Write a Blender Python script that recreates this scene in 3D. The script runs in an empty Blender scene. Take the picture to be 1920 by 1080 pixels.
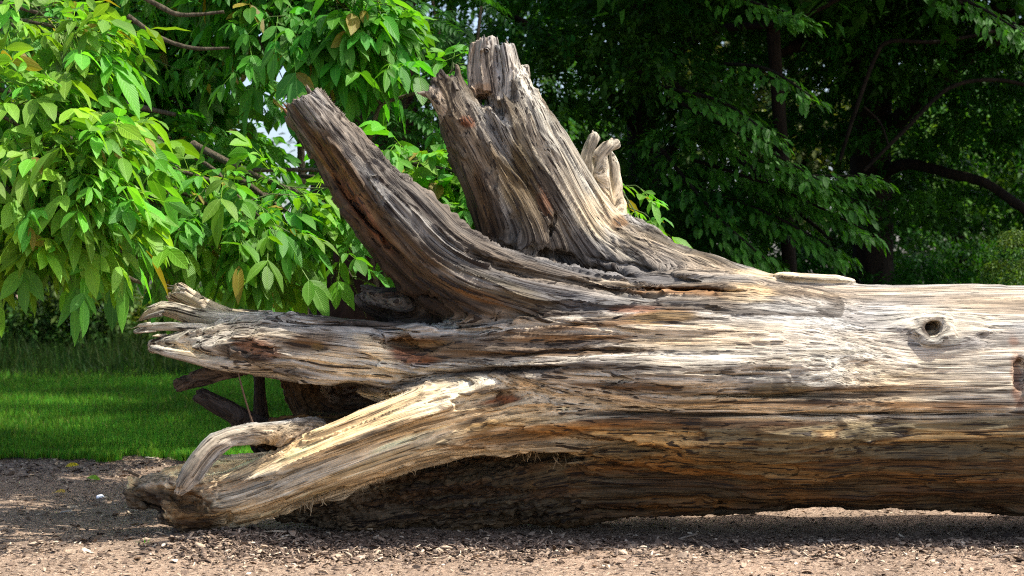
import bpy, math, random
import numpy as np
import openvdb as vdb
from mathutils import Vector, Matrix

# ------------------------------------------------------------------ camera, light, exposure
sc = bpy.context.scene
CAMZ = 1.2
FPX = 3000.0            # focal length in pixels of the 1920 px wide photograph
cam_d = bpy.data.cameras.new('camera'); cam = bpy.data.objects.new('camera', cam_d)
sc.collection.objects.link(cam); sc.camera = cam
cam.location = (0, 0, CAMZ); cam.rotation_euler = (math.radians(90), 0, 0)
cam_d.sensor_width = 36; cam_d.lens = FPX / 1920 * 36
cam_d.clip_start = 0.1; cam_d.clip_end = 500
cam_d.dof.use_dof = True; cam_d.dof.focus_distance = 7.55; cam_d.dof.aperture_fstop = 4.0

SUN_DIR = Vector((0.47, 0.0, 0.87)).normalized()      # towards the sun
world = bpy.data.worlds.new('World'); sc.world = world; world.use_nodes = True
wn = world.node_tree; bg = wn.nodes['Background']
sky = wn.nodes.new('ShaderNodeTexSky'); sky.sky_type = 'NISHITA'; sky.sun_disc = False
sky.sun_elevation = math.asin(SUN_DIR.z)
sky.sun_rotation = math.atan2(SUN_DIR.x, SUN_DIR.y)
wn.links.new(sky.outputs[0], bg.inputs[0]); sky.air_density = .8; sky.dust_density = 3.5; sky.ozone_density = .6
bg.inputs[1].default_value = 0.15
sun_d = bpy.data.lights.new('sun', 'SUN'); sun_d.energy = 3.5; sun_d.angle = math.radians(0.6)
sun_d.color = (1.0, 0.95, 0.87)
sun = bpy.data.objects.new('sun', sun_d); sc.collection.objects.link(sun)
sun.rotation_euler = SUN_DIR.to_track_quat('Z', 'Y').to_euler()
sc.view_settings.view_transform = 'Standard'; sc.view_settings.look = 'None'
sc.view_settings.exposure = 1.12; sc.view_settings.gamma = 1
sc.cycles.max_bounces = 8; sc.cycles.transmission_bounces = 6; sc.cycles.diffuse_bounces = 4
sc.cycles.use_denoising = False; sc.cycles.pixel_filter_type = 'BLACKMAN_HARRIS'; sc.cycles.filter_width = 1.15

# ------------------------------------------------------------------ helpers
R = np.random.default_rng(7)
random.seed(7)
def P(px, py, Y):
    return np.array([(px - 960) / FPX * Y, Y, CAMZ - (py - 540) / FPX * Y])
def rr(px, Y): return px / FPX * Y

def coll(): return sc.collection
def mesh_from(name, verts, faces, mat=None, smooth=True):
    """verts Nx3, faces MxK (K constant) or list of arrays -> mesh, fast"""
    me = bpy.data.meshes.new(name)
    verts = np.asarray(verts, np.float32)
    if isinstance(faces, list): arrs = [np.asarray(f, np.int32) for f in faces if len(f)]
    else: arrs = [np.asarray(faces, np.int32)]
    loops = np.concatenate([a.ravel() for a in arrs])
    tot = np.concatenate([np.full(len(a), a.shape[1], np.int32) for a in arrs])
    st = np.concatenate([[0], np.cumsum(tot)[:-1]]).astype(np.int32)
    me.vertices.add(len(verts)); me.vertices.foreach_set('co', verts.ravel())
    me.loops.add(len(loops)); me.loops.foreach_set('vertex_index', loops)
    me.polygons.add(len(tot)); me.polygons.foreach_set('loop_start', st)
    me.update(calc_edges=True)
    if smooth: me.polygons.foreach_set('use_smooth', np.ones(len(tot), bool))
    if mat: me.materials.append(mat)
    return me
def add_obj(name, me, parent=None, **props):
    o = bpy.data.objects.new(name, me); coll().objects.link(o)
    if parent is not None: o.parent = parent
    for k, v in props.items(): o[k] = v
    return o
def empty(name, loc, label, cat, group=None):
    o = bpy.data.objects.new(name, None); coll().objects.link(o); o.location = loc
    o.empty_display_size = .2
    o['label'] = label; o['category'] = cat
    if group: o['group'] = group
    return o
def keep_world(o, parent):
    o.parent = parent; o.matrix_parent_inverse = Matrix.Translation(parent.location).inverted()
def attr_col(me, name, rgb):
    a = me.attributes.new(name, 'FLOAT_COLOR', 'POINT')
    d = np.ones((len(rgb), 4), np.float32); d[:, :3] = rgb; a.data.foreach_set('color', d.ravel())
def attr_vec(me, name, v):
    a = me.attributes.new(name, 'FLOAT_VECTOR', 'POINT'); a.data.foreach_set('vector', np.asarray(v, np.float32).ravel())
def attr_f(me, name, v):
    a = me.attributes.new(name, 'FLOAT', 'POINT'); a.data.foreach_set('value', np.asarray(v, np.float32).ravel())

LAT = R.random((64, 64, 64)).astype(np.float32) * 2 - 1
LATF = LAT.ravel()
def vn(x, y, z):
    """value noise -1..1"""
    xi = np.floor(x); yi = np.floor(y); zi = np.floor(z)
    fx = (x - xi).astype(np.float32); fy = (y - yi).astype(np.float32); fz = (z - zi).astype(np.float32)
    fx = fx*fx*(3-2*fx); fy = fy*fy*(3-2*fy); fz = fz*fz*(3-2*fz)
    xi = xi.astype(np.int64) & 63; yi = yi.astype(np.int64) & 63; zi = zi.astype(np.int64) & 63
    x1 = (xi+1) & 63; y1 = (yi+1) & 63; z1 = (zi+1) & 63
    xi <<= 12; x1 <<= 12; yi <<= 6; y1 <<= 6
    def g(a, b, c): return LATF[a+b+c]
    a = g(xi, yi, zi)*(1-fx) + g(x1, yi, zi)*fx
    b = g(xi, y1, zi)*(1-fx) + g(x1, y1, zi)*fx
    c = g(xi, yi, z1)*(1-fx) + g(x1, yi, z1)*fx
    d = g(xi, y1, z1)*(1-fx) + g(x1, y1, z1)*fx
    return (a*(1-fy)+b*fy)*(1-fz) + (c*(1-fy)+d*fy)*fz
def fbm(x, y, z, o=3, g=.5):
    r = 0; a = 1; t = 0
    for i in range(o):
        r = r + a*vn(x + 13.7*i, y + 7.3*i, z + 3.1*i); t += a; a *= g
        x = x*2.03; y = y*2.03; z = z*2.03
    return r/t*1.5
def sst(a, b, x):
    t = np.clip((x-a)/(b-a), 0, 1); return t*t*(3-2*t)

# ------------------------------------------------------------------ node helper
def new_mat(name):
    m = bpy.data.materials.new(name); m.use_nodes = True
    nt = m.node_tree; b = nt.nodes['Principled BSDF']
    return m, nt, b
class NT:
    def __init__(s, nt): s.nt = nt
    def n(s, t, **kw):
        x = s.nt.nodes.new('ShaderNode' + t)
        for k, v in kw.items():
            if isinstance(k, str) and hasattr(x, k): setattr(x, k, v)
        return x
    def l(s, a, b): s.nt.links.new(a, b)
    def attr(s, name): x = s.n('Attribute'); x.attribute_name = name; return x
    def math(s, op, a, b=None, c=None, clamp=False):
        x = s.n('Math'); x.operation = op; x.use_clamp = clamp
        for i, v in enumerate((a, b, c)):
            if v is None: continue
            if isinstance(v, (int, float)): x.inputs[i].default_value = v
            else: s.l(v, x.inputs[i])
        return x.outputs[0]
    def vmath(s, op, a, b):
        x = s.n('VectorMath'); x.operation = op
        for i, v in enumerate((a, b)):
            if isinstance(v, (tuple, list)): x.inputs[i].default_value = v
            else: s.l(v, x.inputs[i])
        return x.outputs[0]
    def noise(s, vec, scale=1, detail=3, rough=.5, dist=0):
        x = s.n('TexNoise'); x.inputs['Scale'].default_value = scale; x.inputs['Detail'].default_value = detail
        x.inputs['Roughness'].default_value = rough; x.inputs['Distortion'].default_value = dist
        s.l(vec, x.inputs['Vector']); return x.outputs['Fac']
    def ramp(s, fac, pts):
        x = s.n('ValToRGB'); r = x.color_ramp
        while len(r.elements) < len(pts): r.elements.new(.5)
        for e, (p, c) in zip(r.elements, pts):
            e.position = p; e.color = (c, c, c, 1) if isinstance(c, (int, float)) else (*c, 1)
        s.l(fac, x.inputs[0]); return x.outputs[0]
    def mix(s, mode, fac, a, b):
        x = s.n('Mix'); x.data_type = 'RGBA'; x.blend_type = mode
        for k, v in ((0, fac), (6, a), (7, b)):
            if isinstance(v, (int, float)): x.inputs[k].default_value = v
            elif isinstance(v, tuple): x.inputs[k].default_value = (*v, 1)
            else: s.l(v, x.inputs[k])
        return x.outputs[2]
    def bump(s, h, strength, dist, normal=None):
        x = s.n('Bump'); x.inputs['Strength'].default_value = strength; x.inputs['Distance'].default_value = dist
        s.l(h, x.inputs['Height'])
        if normal is not None: s.l(normal, x.inputs['Normal'])
        return x.outputs[0]
# ------------------------------------------------------------------ the fallen tree: bones along the fibres
TY, TZ = 7.9, 0.645
class Bone: pass
BONES = []
def shiftY(part, px):
    t = min(max((1150-px)/(520 if part == 'lower_root' else 350), 0), 1); t = t*t*(3-2*t)
    return t*{'beak_root': .17, 'lower_root': -.16, 'hook_root': -.13, 'stub_a': .12}.get(part, 0)
def bone(part, pts, k=.03, fy=1.0, cut=None, seg=.07, on=None):
    """pts: (px, py, Y, radius px). Fibre coordinates start at the first point."""
    pts = [(a, b, c+shiftY(part, a), d) for a, b, c, d in pts]
    W = np.array([[*P(a, b, c), rr(d, c)] for a, b, c, d in pts])
    # catmull-rom resample
    Q = [W[0]]
    n = len(W)
    for i in range(n-1):
        p0 = W[max(i-1, 0)]; p1 = W[i]; p2 = W[i+1]; p3 = W[min(i+2, n-1)]
        m = max(1, int(np.linalg.norm(p2[:3]-p1[:3]) / seg))
        m = min(m, 8)
        for j in range(1, m+1):
            t = j/m
            Q.append(.5*((2*p1) + (-p0+p2)*t + (2*p0-5*p1+4*p2-p3)*t*t + (-p0+3*p1-3*p2+p3)*t**3))
    Q = np.array(Q); Q[:, 3] = np.maximum(Q[:, 3], .002)
    b = Bone(); b.p = Q[:, :3]; b.r = Q[:, 3]; b.k = k; b.fy = fy; b.part = part
    L = np.linalg.norm(np.diff(b.p, axis=0), axis=1)
    T = np.gradient(b.p, axis=0); T /= np.linalg.norm(T, axis=1)[:, None]; b.T = T
    # inside the trunk every bone shares the straight fibres of the trunk; from where it leaves, the fibres follow the bone
    ref = None
    if on is None:
        ref = next((o for o in BONES if o.part == part), None) if part != 'trunk' and b.p[0, 0] < .9 else None
    elif on: ref = next(o for o in BONES if o.part == on)
    free = {'tall_root': 1.15, 'lower_root': .4, 'trunk': .3}.get(part, .7)
    b.pre = np.zeros(len(b.p), bool); A0 = np.array([0, 1., 0]); f = 0
    if ref is not None:
        i = int(np.argmin(np.linalg.norm(ref.p-b.p[0], axis=1))); o = b.p[0]-ref.p[i]
        s0 = ref.s[i]+o.dot(ref.T[i]); base = (ref.base[0]+o.dot(ref.n1[i]), ref.base[1]+o.dot(ref.n2[i])); A0 = ref.n1[i]
    else:
        b.pre = b.p[:, 0] > free
        f = int(b.pre.sum()-1) if b.pre.any() else 0
        s0 = -b.p[f, 0]; base = (b.p[f, 1]-TY, b.p[f, 2]-TZ)
    cum = np.concatenate([[0], np.cumsum(L)]); b.s = cum-cum[f]+s0
    b.s = np.where(b.pre, -b.p[:, 0], b.s)
    n1 = np.zeros_like(T); n2 = np.zeros_like(T); a = A0.copy()
    for i in range(len(T)):
        if b.pre[i]: n1[i] = (0, 1, 0); n2[i] = (0, 0, 1); a = n1[i].copy(); continue
        a = a - T[i]*a.dot(T[i]); a /= np.linalg.norm(a); n1[i] = a; n2[i] = np.cross(a, T[i])
    b.n1, b.n2 = n1, n2
    b.base = base
    b.cut = cut          # (distance before the end where the wood is broken off, raggedness, fibre frequency)
    BONES.append(b); return b

# trunk
bone('trunk', [(2420, 750, 7.9, 214), (2150, 750, 7.9, 213), (1900, 747, 7.9, 212), (1650, 744, 7.9, 208), (1450, 738, 7.9, 205),
               (1280, 735, 7.9, 192), (1150, 740, 7.9, 165), (1050, 750, 7.9, 130)], k=.0)
# ridge climbing from the trunk top into the tall root
bone('tall_root', [(2050, 735, 7.9, 20), (1800, 725, 7.93, 90), (1600, 700, 8.0, 145), (1450, 660, 8.05, 140), (1300, 605, 8.1, 130), (1190, 555, 8.15, 122), (1090, 480, 8.15, 108),
            (1035, 400, 8.1, 104), (985, 310, 8.05, 98), (940, 225, 8.0, 78), (912, 160, 8.0, 66), (892, 95, 8.0, 54)], k=.07, fy=.8,
     cut=(.26, .03, 22))
bone('tall_root', [(1010, 520, 8.0, 60), (975, 430, 7.95, 60), (930, 340, 7.93, 52), (880, 250, 7.9, 46), (845, 170, 7.9, 32), (828, 120, 7.9, 26)], k=.05, cut=(.07, .02, 35))
# prongs on its broken top
bone('prong_a', on='tall_root', pts=[(935, 250, 7.98, 38), (914, 175, 8.02, 30), (905, 130, 8.04, 25), (906, 90, 8.05, 22), (908, 55, 8.05, 19)], k=.03, cut=(.07, .012, 45))
bone('prong_b', on='tall_root', pts=[(975, 240, 7.95, 38), (966, 170, 7.97, 27), (957, 125, 7.98, 18), (951, 92, 7.98, 14), (945, 70, 8.0, 16)], k=.03, cut=(.06, .008, 45))
bone('prong_c', on='tall_root', pts=[(860, 250, 7.9, 26), (838, 205, 7.86, 18), (818, 180, 7.85, 13), (800, 165, 7.85, 9)], k=.02, cut=(.015, .02, 50))
bone('prong_c', on='tall_root', pts=[(975, 170, 8.0, 18), (984, 142, 8.0, 10), (985, 128, 8.0, 7)], k=.015)
bone('prong_c', on='tall_root', pts=[(870, 300, 8.0, 24), (848, 272, 7.95, 9), (838, 262, 7.95, 7)], k=.015)
bone('tall_root', [(925, 470, 7.98, 24), (905, 400, 7.9, 22), (880, 330, 7.88, 20), (865, 285, 7.88, 14)], k=.02)
# small claw behind the tall root
bone('claw_root', on='tall_root', pts=[(1160, 520, 8.2, 60), (1142, 450, 8.25, 44), (1116, 400, 8.3, 36), (1100, 340, 8.3, 22), (1101, 290, 8.3, 14), (1112, 260, 8.3, 11)], k=.03)
bone('claw_root', [(1140, 450, 8.25, 36), (1130, 380, 8.22, 24), (1126, 330, 8.18, 18), (1126, 290, 8.17, 14), (1137, 275, 8.17, 13), (1154, 270, 8.2, 9)], k=.003)
bone('claw_root', [(1150, 450, 8.25, 30), (1152, 390, 8.28, 22), (1155, 350, 8.28, 15), (1149, 310, 8.28, 12), (1145, 282, 8.28, 5)], k=.003)
# left horn
bone('horn_root', [(2000, 735, 7.9, 20), (1750, 700, 7.85, 70), (1530, 650, 7.76, 105), (1380, 625, 7.72, 108), (1280, 612, 7.70, 98), (1180, 600, 7.68, 86), (1080, 584, 7.66, 78), (985, 562, 7.65, 74), (900, 540, 7.66, 78),
            (820, 495, 7.68, 76), (755, 430, 7.7, 74), (700, 370, 7.7, 66), (650, 300, 7.7, 53), (605, 238, 7.7, 44), (560, 180, 7.7, 38), (520, 130, 7.7, 36)], k=.035,
     cut=(.215, .014, 36), fy=1.1)
bone('horn_root', [(990, 560, 7.7, 56), (900, 570, 7.75, 50), (820, 572, 7.8, 46), (750, 574, 7.8, 34), (705, 560, 7.8, 24), (675, 540, 7.8, 15)], k=.03, cut=(.02, .02, 40))
bone('horn_root', [(900, 590, 7.85, 40), (800, 590, 7.85, 26), (720, 582, 7.85, 16), (675, 562, 7.85, 10)], k=.02)
bone('horn_root', [(760, 470, 7.75, 40), (715, 425, 7.72, 26), (668, 388, 7.72, 20), (637, 375, 7.72, 10)], k=.02)
# beak root: upper left, reaches towards the left
bone('beak_root', [(2000, 740, 7.9, 20), (1750, 720, 7.8, 80), (1530, 702, 7.66, 115), (1350, 695, 7.58, 110), (1200, 685, 7.55, 100), (1050, 680, 7.53, 84), (900, 675, 7.52, 74), (780, 672, 7.5, 66),
            (680, 664, 7.5, 58), (590, 655, 7.48, 58), (500, 640, 7.46, 54), (430, 638, 7.45, 38), (370, 641, 7.44, 24), (320, 646, 7.43, 12), (290, 650, 7.43, 6)], k=.05, fy=1.25)
bone('beak_root', [(1000, 640, 7.75, 60), (850, 650, 7.72, 50), (700, 636, 7.7, 32), (600, 618, 7.7, 28), (500, 606, 7.7, 24), (430, 596, 7.7, 20), (380, 574, 7.7, 17), (345, 555, 7.7, 15), (320, 541, 7.7, 14)], k=.03, cut=(.03, .01, 50))
bone('beak_root', [(560, 670, 7.42, 28), (470, 682, 7.38, 19), (400, 682, 7.36, 11), (350, 668, 7.36, 9), (312, 660, 7.35, 8), (288, 652, 7.35, 6)], k=.004)
bone('beak_root', [(500, 614, 7.6, 26), (420, 602, 7.58, 18), (360, 594, 7.58, 14), (332, 583, 7.58, 13), (305, 578, 7.58, 11), (280, 587, 7.58, 7), (262, 598, 7.58, 4)], k=.008)
bone('beak_root', [(460, 632, 7.5, 20), (380, 616, 7.42, 10), (320, 611, 7.40, 8), (285, 612, 7.40, 7), (254, 621, 7.40, 4)], k=.004)
bone('beak_root', [(470, 606, 7.62, 20), (410, 596, 7.6, 14), (360, 588, 7.6, 11), (322, 580, 7.6, 8)], k=.012)
bone('beak_root', [(700, 690, 7.46, 34), (640, 700, 7.42, 18), (560, 700, 7.42, 14), (480, 695, 7.42, 11)], k=.02)
# middle body between beak root and lower root
bone('trunk', [(1700, 750, 7.85, 20), (1450, 750, 7.72, 70), (1250, 750, 7.62, 90), (1120, 745, 7.6, 85), (1000, 740, 7.6, 78), (900, 735, 7.62, 66), (800, 735, 7.65, 50), (730, 732, 7.68, 32), (690, 728, 7.7, 20)], k=.04)
# root core: dark inner mass
bone('inner_root', on=False, pts=[(1000, 760, 8.05, 120), (880, 765, 8.1, 100), (760, 770, 8.1, 84), (660, 775, 8.1, 66), (600, 765, 8.05, 48), (572, 735, 8.0, 36), (560, 690, 7.9, 34), (560, 650, 7.75, 30)], k=.04, fy=.9)
bone('inner_root', [(800, 820, 8.0, 70), (690, 818, 7.9, 48), (610, 812, 7.8, 36), (540, 808, 7.72, 25), (480, 812, 7.68, 21)], k=.03)
# lower root: pale, reaches down to the ground on the left
bone('lower_root', [(2000, 750, 7.9, 20), (1750, 770, 7.85, 100), (1530, 776, 7.74, 140), (1350, 772, 7.68, 130), (1200, 768, 7.64, 108), (1060, 768, 7.6, 94), (950, 774, 7.58, 86), (850, 790, 7.57, 74), (760, 815, 7.58, 66),
            (660, 850, 7.6, 61), (570, 884, 7.63, 57), (500, 912, 7.66, 54), (440, 930, 7.7, 50), (390, 938, 7.74, 46), (350, 930, 7.76, 40)], k=.045, fy=1.15)
bone('lower_root', [(620, 885, 7.72, 42), (500, 915, 7.75, 50), (410, 945, 7.76, 54), (365, 958, 7.76, 46), (330, 962, 7.78, 30)], k=.02)
bone('lower_root', [(560, 890, 7.7, 30), (480, 880, 7.75, 22), (410, 890, 7.8, 30), (350, 908, 7.82, 36), (300, 920, 7.84, 34), (266, 922, 7.85, 27), (246, 910, 7.85, 14)], k=.03)
# shaded lower belly under the pale root, resting on the mulch
bone('trunk', [(1850, 760, 7.9, 20), (1600, 780, 7.9, 110), (1400, 800, 7.9, 150), (1200, 838, 7.86, 126), (1050, 872, 7.84, 106), (920, 896, 7.84, 88), (800, 912, 7.85, 72), (700, 926, 7.86, 56), (610, 940, 7.86, 40), (540, 952, 7.88, 24)], k=.04)
# hooked root in front
bone('hook_root', on='inner_root', pts=[(590, 812, 7.7, 26), (530, 812, 7.6, 24), (475, 812, 7.52, 19), (430, 819, 7.48, 16), (402, 835, 7.46, 19), (378, 862, 7.44, 19), (360, 887, 7.43, 18), (346, 907, 7.42, 14), (338, 918, 7.42, 8)], k=.015)
# root stubs: charred ones below the beak
bone('stub_a', on='inner_root', pts=[(460, 686, 7.6, 18), (420, 697, 7.6, 15), (375, 710, 7.6, 14), (330, 722, 7.6, 12), (305, 728, 7.6, 11)], k=.012, cut=(.06, .01, 60))
bone('stub_a', on='inner_root', pts=[(430, 690, 7.58, 12), (385, 697, 7.57, 9), (360, 703, 7.57, 7)], k=.005)
bone('stub_b', on='inner_root', pts=[(520, 815, 7.8, 18), (480, 796, 7.75, 17), (430, 770, 7.7, 16), (385, 746, 7.66, 14), (350, 728, 7.64, 13)], k=.012, cut=(.06, .01, 60))
bone('stub_c', on='inner_root', pts=[(492, 830, 7.95, 22), (492, 790, 7.95, 14), (488, 740, 7.9, 11), (486, 690, 7.85, 12), (490, 650, 7.8, 16)], k=.012)
bone('stub_c', on='inner_root', pts=[(560, 870, 7.85, 30), (520, 856, 7.85, 16), (505, 835, 7.82, 14), (508, 812, 7.78, 16)], k=.02)

# dents and mounds carved in world space: (px, py, Y, rx px, ry px, rY m, rotation deg, depth m)  +depth = hollow
DENTS = [
    (908, 184, 7.88, 24, 17, .24, 25, .20), (930, 205, 7.86, 14, 22, .12, -30, .10), (925, 150, 7.86, 9, 34, .12, -10, .08),
    (800, 655, 7.4, 90, 24, .12, 8, .05), (745, 640, 7.36, 50, 18, .1, 20, .04),
    (1225, 596, 7.5, 60, 12, .12, -6, .035), (1100, 606, 7.5, 110, 8, .12, -3, .03), (950, 617, 7.5, 110, 6, .12, -3, .025),
    (1290, 545, 7.6, 120, 7, .14, 2, .04), (1140, 512, 7.8, 60, 10, .25, 14, .06), (1065, 488, 7.85, 34, 14, .22, 25, .07), (1265, 522, 7.75, 60, 5, .2, 10, .04), (1180, 498, 7.9, 70, 6, .2, 12, .04), (1225, 518, 7.7, 50, 8, .2, 8, .04),
    (1020, 478, 7.8, 26, 18, .2, -10, .07), (958, 470, 7.8, 12, 16, .1, 0, .04), (998, 470, 7.8, 10, 16, .1, 0, .05), (1035, 425, 7.9, 6, 30, .1, 15, .03),
    (965, 425, 7.85, 14, 36, .1, 10, .03), (1000, 300, 7.9, 8, 40, .1, -25, .02), (870, 240, 7.8, 14, 12, .1, 0, .02),
    (560, 652, 7.3, 60, 10, .1, 4, .03), (470, 655, 7.3, 50, 18, .1, 15, .03), (540, 672, 7.3, 50, 6, .1, 4, .02), (540, 690, 7.3, 60, 7, .1, 4, .02),
    (660, 730, 7.5, 46, 12, .15, -4, .06), (720, 727, 7.4, 80, 6, .12, -6, .035),
    (900, 752, 7.36, 70, 24, .1, -8, .022), (860, 785, 7.4, 50, 12, .1, -8, .02),
    (1500, 775, 7.35, 420, 5, .1, 0, 0.034), (1400, 740, 7.3, 300, 4, .1, 1, 0.024), (1600, 737, 7.3, 240, 5, .1, -1, 0.034), (1440, 692, 7.3, 50, 4, .1, 0, 0.024), (1330, 700, 7.3, 160, 3, .1, 1, 0.020),
    (1240, 640, 7.4, 100, 5, .1, 1, 0.024), (1050, 660, 7.35, 160, 5, .1, -2, 0.034), (1000, 690, 7.35, 180, 6, .1, -3, 0.037), (1180, 720, 7.35, 120, 5, .1, 1, 0.031),
    (1040, 850, 7.55, 110, 16, .16, 4, .05), (900, 868, 7.6, 120, 14, .16, -6, .04), (900, 930, 7.6, 160, 12, .16, -3, .03), (900, 950, 7.9, 40, 16, .3, 0, .05),
    (690, 805, 7.8, 60, 16, .1, -12, .05), (620, 812, 7.7, 20, 14, .1, 30, .04), (610, 760, 7.85, 30, 20, .1, 0, .02),
    (350, 940, 7.68, 60, 26, .12, 20, .05), (430, 975, 7.62, 10, 20, .1, 10, .03), (280, 945, 7.75, 40, 14, .15, 20, .04),
    (720, 520, 7.66, 40, 14, .1, 30, .035), (840, 560, 7.62, 80, 12, .12, 10, .04), (700, 430, 7.62, 60, 9, .1, 50, .03), (660, 385, 7.62, 60, 8, .1, 58, .03), (620, 300, 7.65, 60, 7, .1, 56, .02),
    (1150, 545, 7.62, 80, 6, .12, 5, .015),
    (1910, 700, 7.4, 16, 40, .12, 0, .05),
]
MOUNDS = [(1775, 612, 7.44, 110, 48, .16, 4, .03), (1530, 520, 7.9, 90, 11, .2, 3, .034), (1475, 517, 7.88, 22, 10, .16, 0, .02),
          (1065, 512, 7.75, 34, 16, .1, 20, .04), (805, 470, 7.6, 14, 14, .08, 0, .02), (870, 545, 7.58, 80, 9, .1, 16, .02), (590, 652, 7.36, 12, 8, .06, 0, .02), (1940, 740, 7.36, 24, 40, .14, 0, .06),
          (490, 655, 7.36, 12, 8, .06, 0, .015), (1160, 420, 8.2, 24, 14, .1, 0, .03), (1330, 486, 8.0, 50, 12, .14, 12, .02)]

DENTS = [(a, b, c+shiftY('beak_root', a), d, e, f, g, h) if b < 705 and 400 < a < 840 and c < 7.45 else (a, b, c+shiftY('lower_root', a), d, e, f, g, h) if b > 900 and a < 600 else (a, b, c, d, e, f, g, h) for a, b, c, d, e, f, g, h in DENTS]

def coords(Pn, need_sdf=True):
    """distance to every bone, blended fibre coordinate, dominant bone"""
    n = len(Pn)
    dmin = np.full(n, 1e9, np.float32); D = None
    wS = np.zeros(n, np.float32); acc = np.zeros((n, 3), np.float32)
    dom = np.zeros(n, np.int16)
    ds = []
    x, y, z = [Pn[:, i].astype(np.float32) for i in range(3)]
    for bi, b in enumerate(BONES):
        best = np.full(n, 1e9, np.float32); bs = np.zeros(n, np.float32); bo = np.zeros((n, 2), np.float32)
        mid = b.p.mean(0); ext = np.abs(b.p-mid).max(0) + b.r.max() + .22
        m = np.nonzero((np.abs(x-mid[0]) < ext[0]) & (np.abs(y-mid[1]) < ext[1]) & (np.abs(z-mid[2]) < ext[2]))[0]
        if len(m) == 0: ds.append(None); continue
        X, Y_, Z = x[m], y[m], z[m]
        B = np.full(len(m), 1e9, np.float32)
        lo_, hi_ = np.array([X.min(), Y_.min(), Z.min()]), np.array([X.max(), Y_.max(), Z.max()])
        ws, co = [], []
        for i in range(len(b.p)-1):
            a = b.p[i]; e = b.p[i+1]-a; ee = e.dot(e)
            rm = max(b.r[i], b.r[i+1])+.26
            if i and i < len(b.p)-2 and ((np.minimum(a, b.p[i+1])-rm > hi_) | (np.maximum(a, b.p[i+1])+rm < lo_)).any(): continue
            px, py, pz = X-np.float32(a[0]), Y_-np.float32(a[1]), Z-np.float32(a[2])
            le = math.sqrt(ee); T_ = (e/le).astype(np.float32)
            al = px*T_[0]+py*T_[1]+pz*T_[2]
            t = np.clip(al/np.float32(le), 0, 1); tl = t*np.float32(le)
            d = np.sqrt((px-tl*T_[0])**2+((py-tl*T_[1])/b.fy)**2+(pz-tl*T_[2])**2) - (b.r[i]+(b.r[i+1]-b.r[i])*t).astype(np.float32)
            B = np.minimum(B, d)
            # linear frame of this segment, blended smoothly with its neighbours
            A = ((b.n1[i]+b.n1[i+1])*.5).astype(np.float32); C = ((b.n2[i]+b.n2[i+1])*.5).astype(np.float32)
            h = np.float32(le*.5)
            ws.append(px*px+py*py+pz*pz-2*al*h+h*h)
            if b.pre[i+1]: co.append((-X, Y_-np.float32(TY), Z-np.float32(TZ))); continue
            co.append((al+np.float32(b.s[i]), np.float32(b.base[0])+px*A[0]+py*A[1]+pz*A[2], np.float32(b.base[1])+px*C[0]+py*C[1]+pz*C[2]))
        ws = np.stack(ws); ws = np.exp(-(ws-ws.min(0))/(2*.085**2)); ws /= ws.sum(0)
        S = sum(w*q[0] for w, q in zip(ws, co)); O1 = sum(w*q[1] for w, q in zip(ws, co)); O2 = sum(w*q[2] for w, q in zip(ws, co))
        c1, c2 = O1, O2
        if b.cut:
            end = b.s[-1]-b.cut[0]
            jag = b.cut[1]*(vn(c1*b.cut[2], c2*b.cut[2], 0*c1+bi)+.6*vn(c1*b.cut[2]*2.3, c2*b.cut[2]*2.3, 0*c1))
            B = np.maximum(B, S-end+jag*1.6)
        B = B.astype(np.float32)
        ds.append((m, B))
        w = np.exp(-np.clip(B, -.12, 1)*32).astype(np.float32)
        wS[m] += w; acc[m, 0] += w*S; acc[m, 1] += w*c1; acc[m, 2] += w*c2
        q = B < dmin[m]; dom[m[q]] = bi; dmin[m[q]] = B[q]
    acc /= np.maximum(wS, 1e-20)[:, None]
    if need_sdf:
        D = np.full(n, .3, np.float32)
        for b, e in zip(BONES, ds):
            if e is None: continue
            m, B = e
            if b.k > 0:
                h = np.maximum(b.k*1.6-np.abs(D[m]-B), 0)/(b.k*1.6)
                D[m] = np.minimum(D[m], B)-h*h*b.k*1.6*.25
            else: D[m] = np.minimum(D[m], B)
    # fibres part round the knot
    kx, ky, kz = P(1750, 617, 7.44)
    dx = Pn[:, 0]-kx; dz = Pn[:, 2]-kz; g = np.exp(-(dx*dx/.030+dz*dz/.008))*(Pn[:, 1] < 7.8)
    acc[:, 2] -= (dz*.78*g).astype(np.float32)
    return D, acc, dom
def ell(Pn, e, wob=0):
    px, py, Y, rx, ry, rY, rot, dep = e
    c = P(px, py, Y); a = math.radians(-rot); ca, sa = math.cos(a), math.sin(a)
    dx = Pn[:, 0]-c[0]; dz = Pn[:, 2]-c[2]; dy = Pn[:, 1]-c[1]
    u = (dx*ca+dz*sa)/rr(rx, Y); v = (-dx*sa+dz*ca)/rr(ry, Y); w = dy/rY
    return np.sqrt(u*u+v*v+w*w)+wob

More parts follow.
